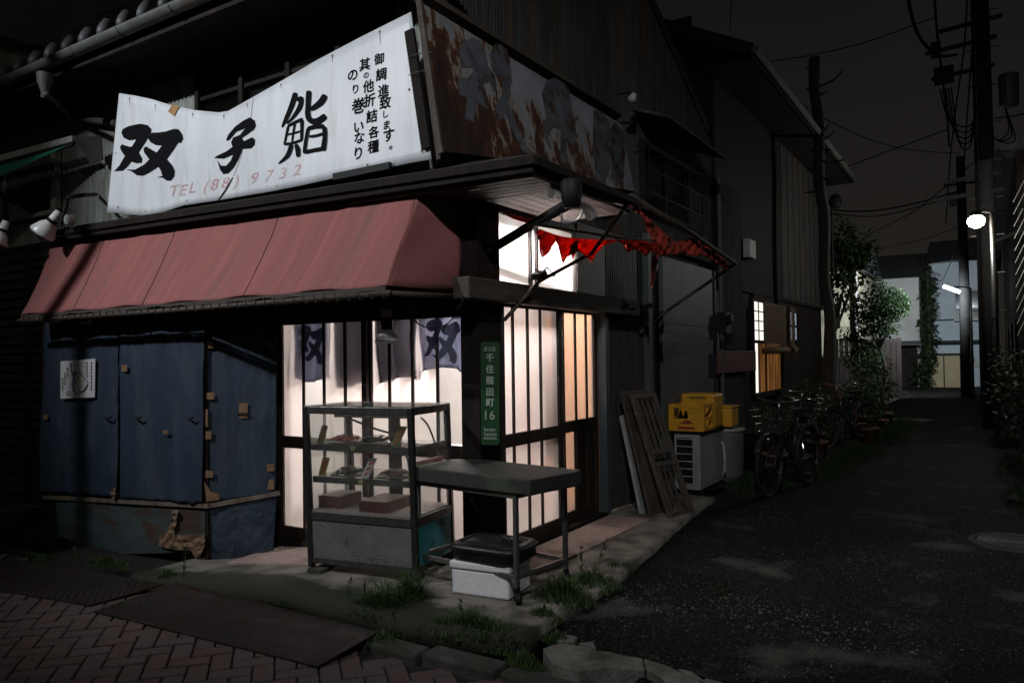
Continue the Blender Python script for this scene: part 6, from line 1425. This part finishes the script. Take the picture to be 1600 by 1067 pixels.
b = M(); b.prism([(xa, 26, -.1), (xb, 26, -.1), (xb, 31, -.1), (xa, 31, -.1)], (0, 0, zz+.1)); b.build('wall', BGW, e3)
b = M(); b.prism([(xa-.3, 25.7, zz), (xa-.3, 28.5, zz+1.3), (xa-.3, 31.3, zz)], (xb-xa+.6, 0, 0)); b.build('roof', ROOF, e3)
b = M(); b.box(X(1303, 26), X(1313, 26), 25.95, 25.99, Zp(1308, 513, 26), Zp(1308, 486, 26)); w_ = b.build('window', WGL, e3)
b = M(); b.box(X(1300, 26), X(1320, 26), 25.7, 25.99, Zp(1308, 482, 26), Zp(1308, 479, 26)); b.build('hood', PALE, w_)
b = M(); b.tube([V((X(1338, 25.9), 25.9, zz)), V((X(1339, 25.9), 25.9, 0))], .06, 8); b.build('downpipe', PALE, e3)
t = thing('board_fence', (X(1315, 25), 25.2, -.1), 'brown board fence below the small window of the beige house', 'fence')
b = M()
for k in range(14): xx = X(1293, 25)+k*.17; b.box(xx, xx+.15, 25.2, 25.24, -.1, Zp(1310, 530, 25)+.05*math.sin(k*.5))
b.build('boards', mat('brown_boards', (.022, .014, .010), (.014, .009, .007), 3, .85), t); b = M(); b.box(X(1293, 25), X(1340, 25), 25.245, 25.3, .3, .38); b.build('rail', WOOD_D, t)
t = thing('stone_post', Y(1353, 655, 16.2), 'grey square gate post at the lane edge before the end houses', 'post')
p = G(1354, 656, -.05); b = M(); b.box(p.x-.09, p.x+.09, p.y-.09, p.y+.09, -.06, 1.0); b.build('shaft', CONC_K, t, bevel=.01); b = M(); b.box(p.x-.11, p.x+.11, p.y-.11, p.y+.11, 1.003, 1.05); b.build('cap', CONC_K, t, bevel=.01)

# ------------------------------------------------------------------ right side of the lane
t = thing('slatted_screen', Y(1600, 340, 12.6), 'leaning screen of thin pale slats high on the wall across the lane', 'screen')
b = M()
for k in range(12):
    p0_, p1_ = Y(1583+k*.6, 316+k*19, 12.6), Y(1640, 205+k*19, 12.6); b.bar(p0_, p1_, .03, .012)
b.build('slats', mat('slat_paint', (.30, .30, .27), (.18, .18, .165), 14, .5), t); b = M()
p0_, p1_ = Y(1600, 240, 12.66), Y(1606, 540, 12.66); b.bar(p0_, p1_, .04, .04, (0, 1, 0)); b.bar(p0_+V((.5, 0, .4)), p1_+V((.5, 0, 0)), .04, .04, (0, 1, 0)); b.build('post', DARK, t)
t = thing('board_wall', (3.65, 7, -.05), 'dark board wall across the lane from the bicycles', 'wall')
b = M(); b.box(3.60, 3.75, 4.6, 8.4, -.05, 2.3); b.build('boards', WOOD_D, t); b = M(); b.box(3.56, 3.79, 4.55, 8.45, 2.305, 2.36); b.build('coping', DARK, t)
e4 = thing('dark_house', (6, 22, -.05), 'unlit dark house along the lane behind the thick utility pole', 'house')
b = M(); b.box(3.65, 8, 14.2, 32, -.05, 5.6); b.build('wall', WOOD_D, e4); b = M(); b.prism([(3.3, 13.9, 5.6), (5.8, 13.9, 7.0), (8.3, 13.9, 5.6)], (0, 18.4, 0)); b.build('roof', ROOF, e4)
for k in range(3): b = M(); b.box(3.60, 3.648, 16+k*4, 17.6+k*4, 1.0, 2.2); b.build('shutter', DARK, e4)
tree((3.5, 10.6, -.05), [((3.42, 10.4, .9), .35), ((3.5, 10.9, 1.3), .4), ((3.38, 11.2, .7), .35), ((3.45, 10.2, .4), .3)], 'bushy dark shrub at the lane edge under the slatted screen', 160, .10, 1, .03, 'shrub', 'shrub')
tree((3.42, 8.4, -.05), [((3.42, 8.2, .9), .25), ((3.45, 8.6, 1.2), .28), ((3.40, 8.9, .5), .25)], 'narrow dark shrub before the dark board wall', 160, .09, 1, .03, 'shrub', 'shrub')
p = G(1592, 778, -.04); b = M(); b.prism([p+V((-.12, -.2, 0)), p+V((.25, -.3, 0)), p+V((.3, .35, 0)), p+V((.0, .3, 0)), p+V((-.05, .05, 0))], (0, 0, .03)); tag(b.build('broken_slab', CONC_K, bevel=.01), 'pale broken concrete slab at the lane edge near the board wall', 'concrete slab')

# ------------------------------------------------------------------ left neighbour and the building behind the roof
ng = thing('neighbour_house', (-7.5, .5, -.15), 'dark shuttered neighbour house beside the blue sheeted bay', 'house')
SHUT = mat('dark_shutter', (.028, .026, .025), (.018, .017, .016), 5, .6)
b = M(); b.box(-11, -5.30, -.20, 0.0, -.2, 2.85); b.build('wall', WOOD_D, ng)
b = M()
for k in range(26): b.box(-10.8, -5.32, -.225, -.205, .05+k*.105, .05+k*.105+.075)
b.build('shutter_slats', SHUT, ng)
for x in (-6.0, -7.2, -8.4): b = M(); b.box(x-.05, x+.05, -.25, -.226, -.15, 2.8); b.build('post', WOOD_D, ng)
t = thing('green_awning', F(30, 262, .9), 'green awning roof of the dark shuttered neighbour house', 'awning')
b = M(); b.grid(lambda u, v: F(114, 222, .30).lerp(F(-120, 285, .42), u).lerp(F(108, 226, .34).lerp(F(-120, 330, .8), u), v), 20, 6); b.build('canvas', mat('green_canvas', (.04, .30, .19), (.03, .23, .15), 3, .6, transl=.25), t, smooth=True, solid=.004)
b = M(); b.bar(F(116, 218, .27), F(-120, 281, .27), .05, .07); b.build('top_rail', PALE, t); b = M(); b.prism([F(116, 216, .30), F(157, 212, .2), F(160, 250, .2), F(141, 256, .25)], (0, .01, 0)); b.prism([F(116, 220, .34), F(-120, 285, .5), F(-120, 296, .5), F(112, 228, .34)], (0, .02, 0)); b.build('end_plate', DARK, t)
t = thing('low_bench', G(25, 830, -.15), 'dark wooden bench before the neighbour shutters', 'bench')
p = G(10, 845, -.15); b = M(); b.box(p.x-.8, p.x+.45, p.y-.15, p.y+.2, .12, .16); b.build('seat', WOOD_D, t)
for x in (-.7, .38):
    b = M(); b.box(p.x+x-.03, p.x+x+.03, p.y-.12, p.y+.17, -.16, .12); b.build('leg', WOOD_D, t)
b = M(); b.box(p.x-.66, p.x+.34, p.y+.0, p.y+.03, -.08, -.03); b.build('stretcher', WOOD_D, t)
bb = thing('rear_building', (-12, 12, 0), 'plain plastered building with an outside stair behind the tiled roof', 'building')
RW = mat('grey_beige_render', (.30, .27, .215), (.23, .21, .165), .8, .95, c=(.15, .14, .12), cscale=.6, cthr=(.5, .75))
RW2 = mat('brown_render', (.14, .12, .105), (.11, .095, .082), .8, .95)
pl = [Y(-80, 45, 9), Y(130, 96, 9), Y(330, 150, 9), Y(330, 260, 9), Y(-80, 260, 9)]
b = M(); b.prism(pl, (0, .3, 0)); b.build('lower_wall', RW, bb)
b = M(); b.prism([Y(-80, 36, 8.7), Y(130, 90, 8.7), Y(132, 98, 8.7), Y(-80, 50, 8.7)], (0, .8, 0)); b.build('eave', DARK, bb)
b = M(); b.prism([Y(-80, -120, 11), Y(520, -120, 11), Y(520, 200, 11), Y(-80, 200, 11)], (0, .3, 0)); b.build('upper_wall', RW2, bb)
b = M(); 
for a_, c_ in (((150, 22), (195, 12)), ((195, 12), (262, 42)), ((150, 40), (195, 38)), ((195, 42), (262, 62))): b.bar(Y(*a_, 10.6), Y(*c_, 10.6), .03, .03)
for k in range(14): f = k/13; b.bar(Y(152+108*f, 20+(-8*f*2 if f < .4 else -8+26*(f-.4)/.6), 10.6), Y(152+108*f, 58, 10.6), .02, .02, (0, 1, 0))
b.bar(Y(140, 60, 10.4), Y(290, 62, 10.4), 1.2, .08); b.build('stair_rail', DARK, bb)
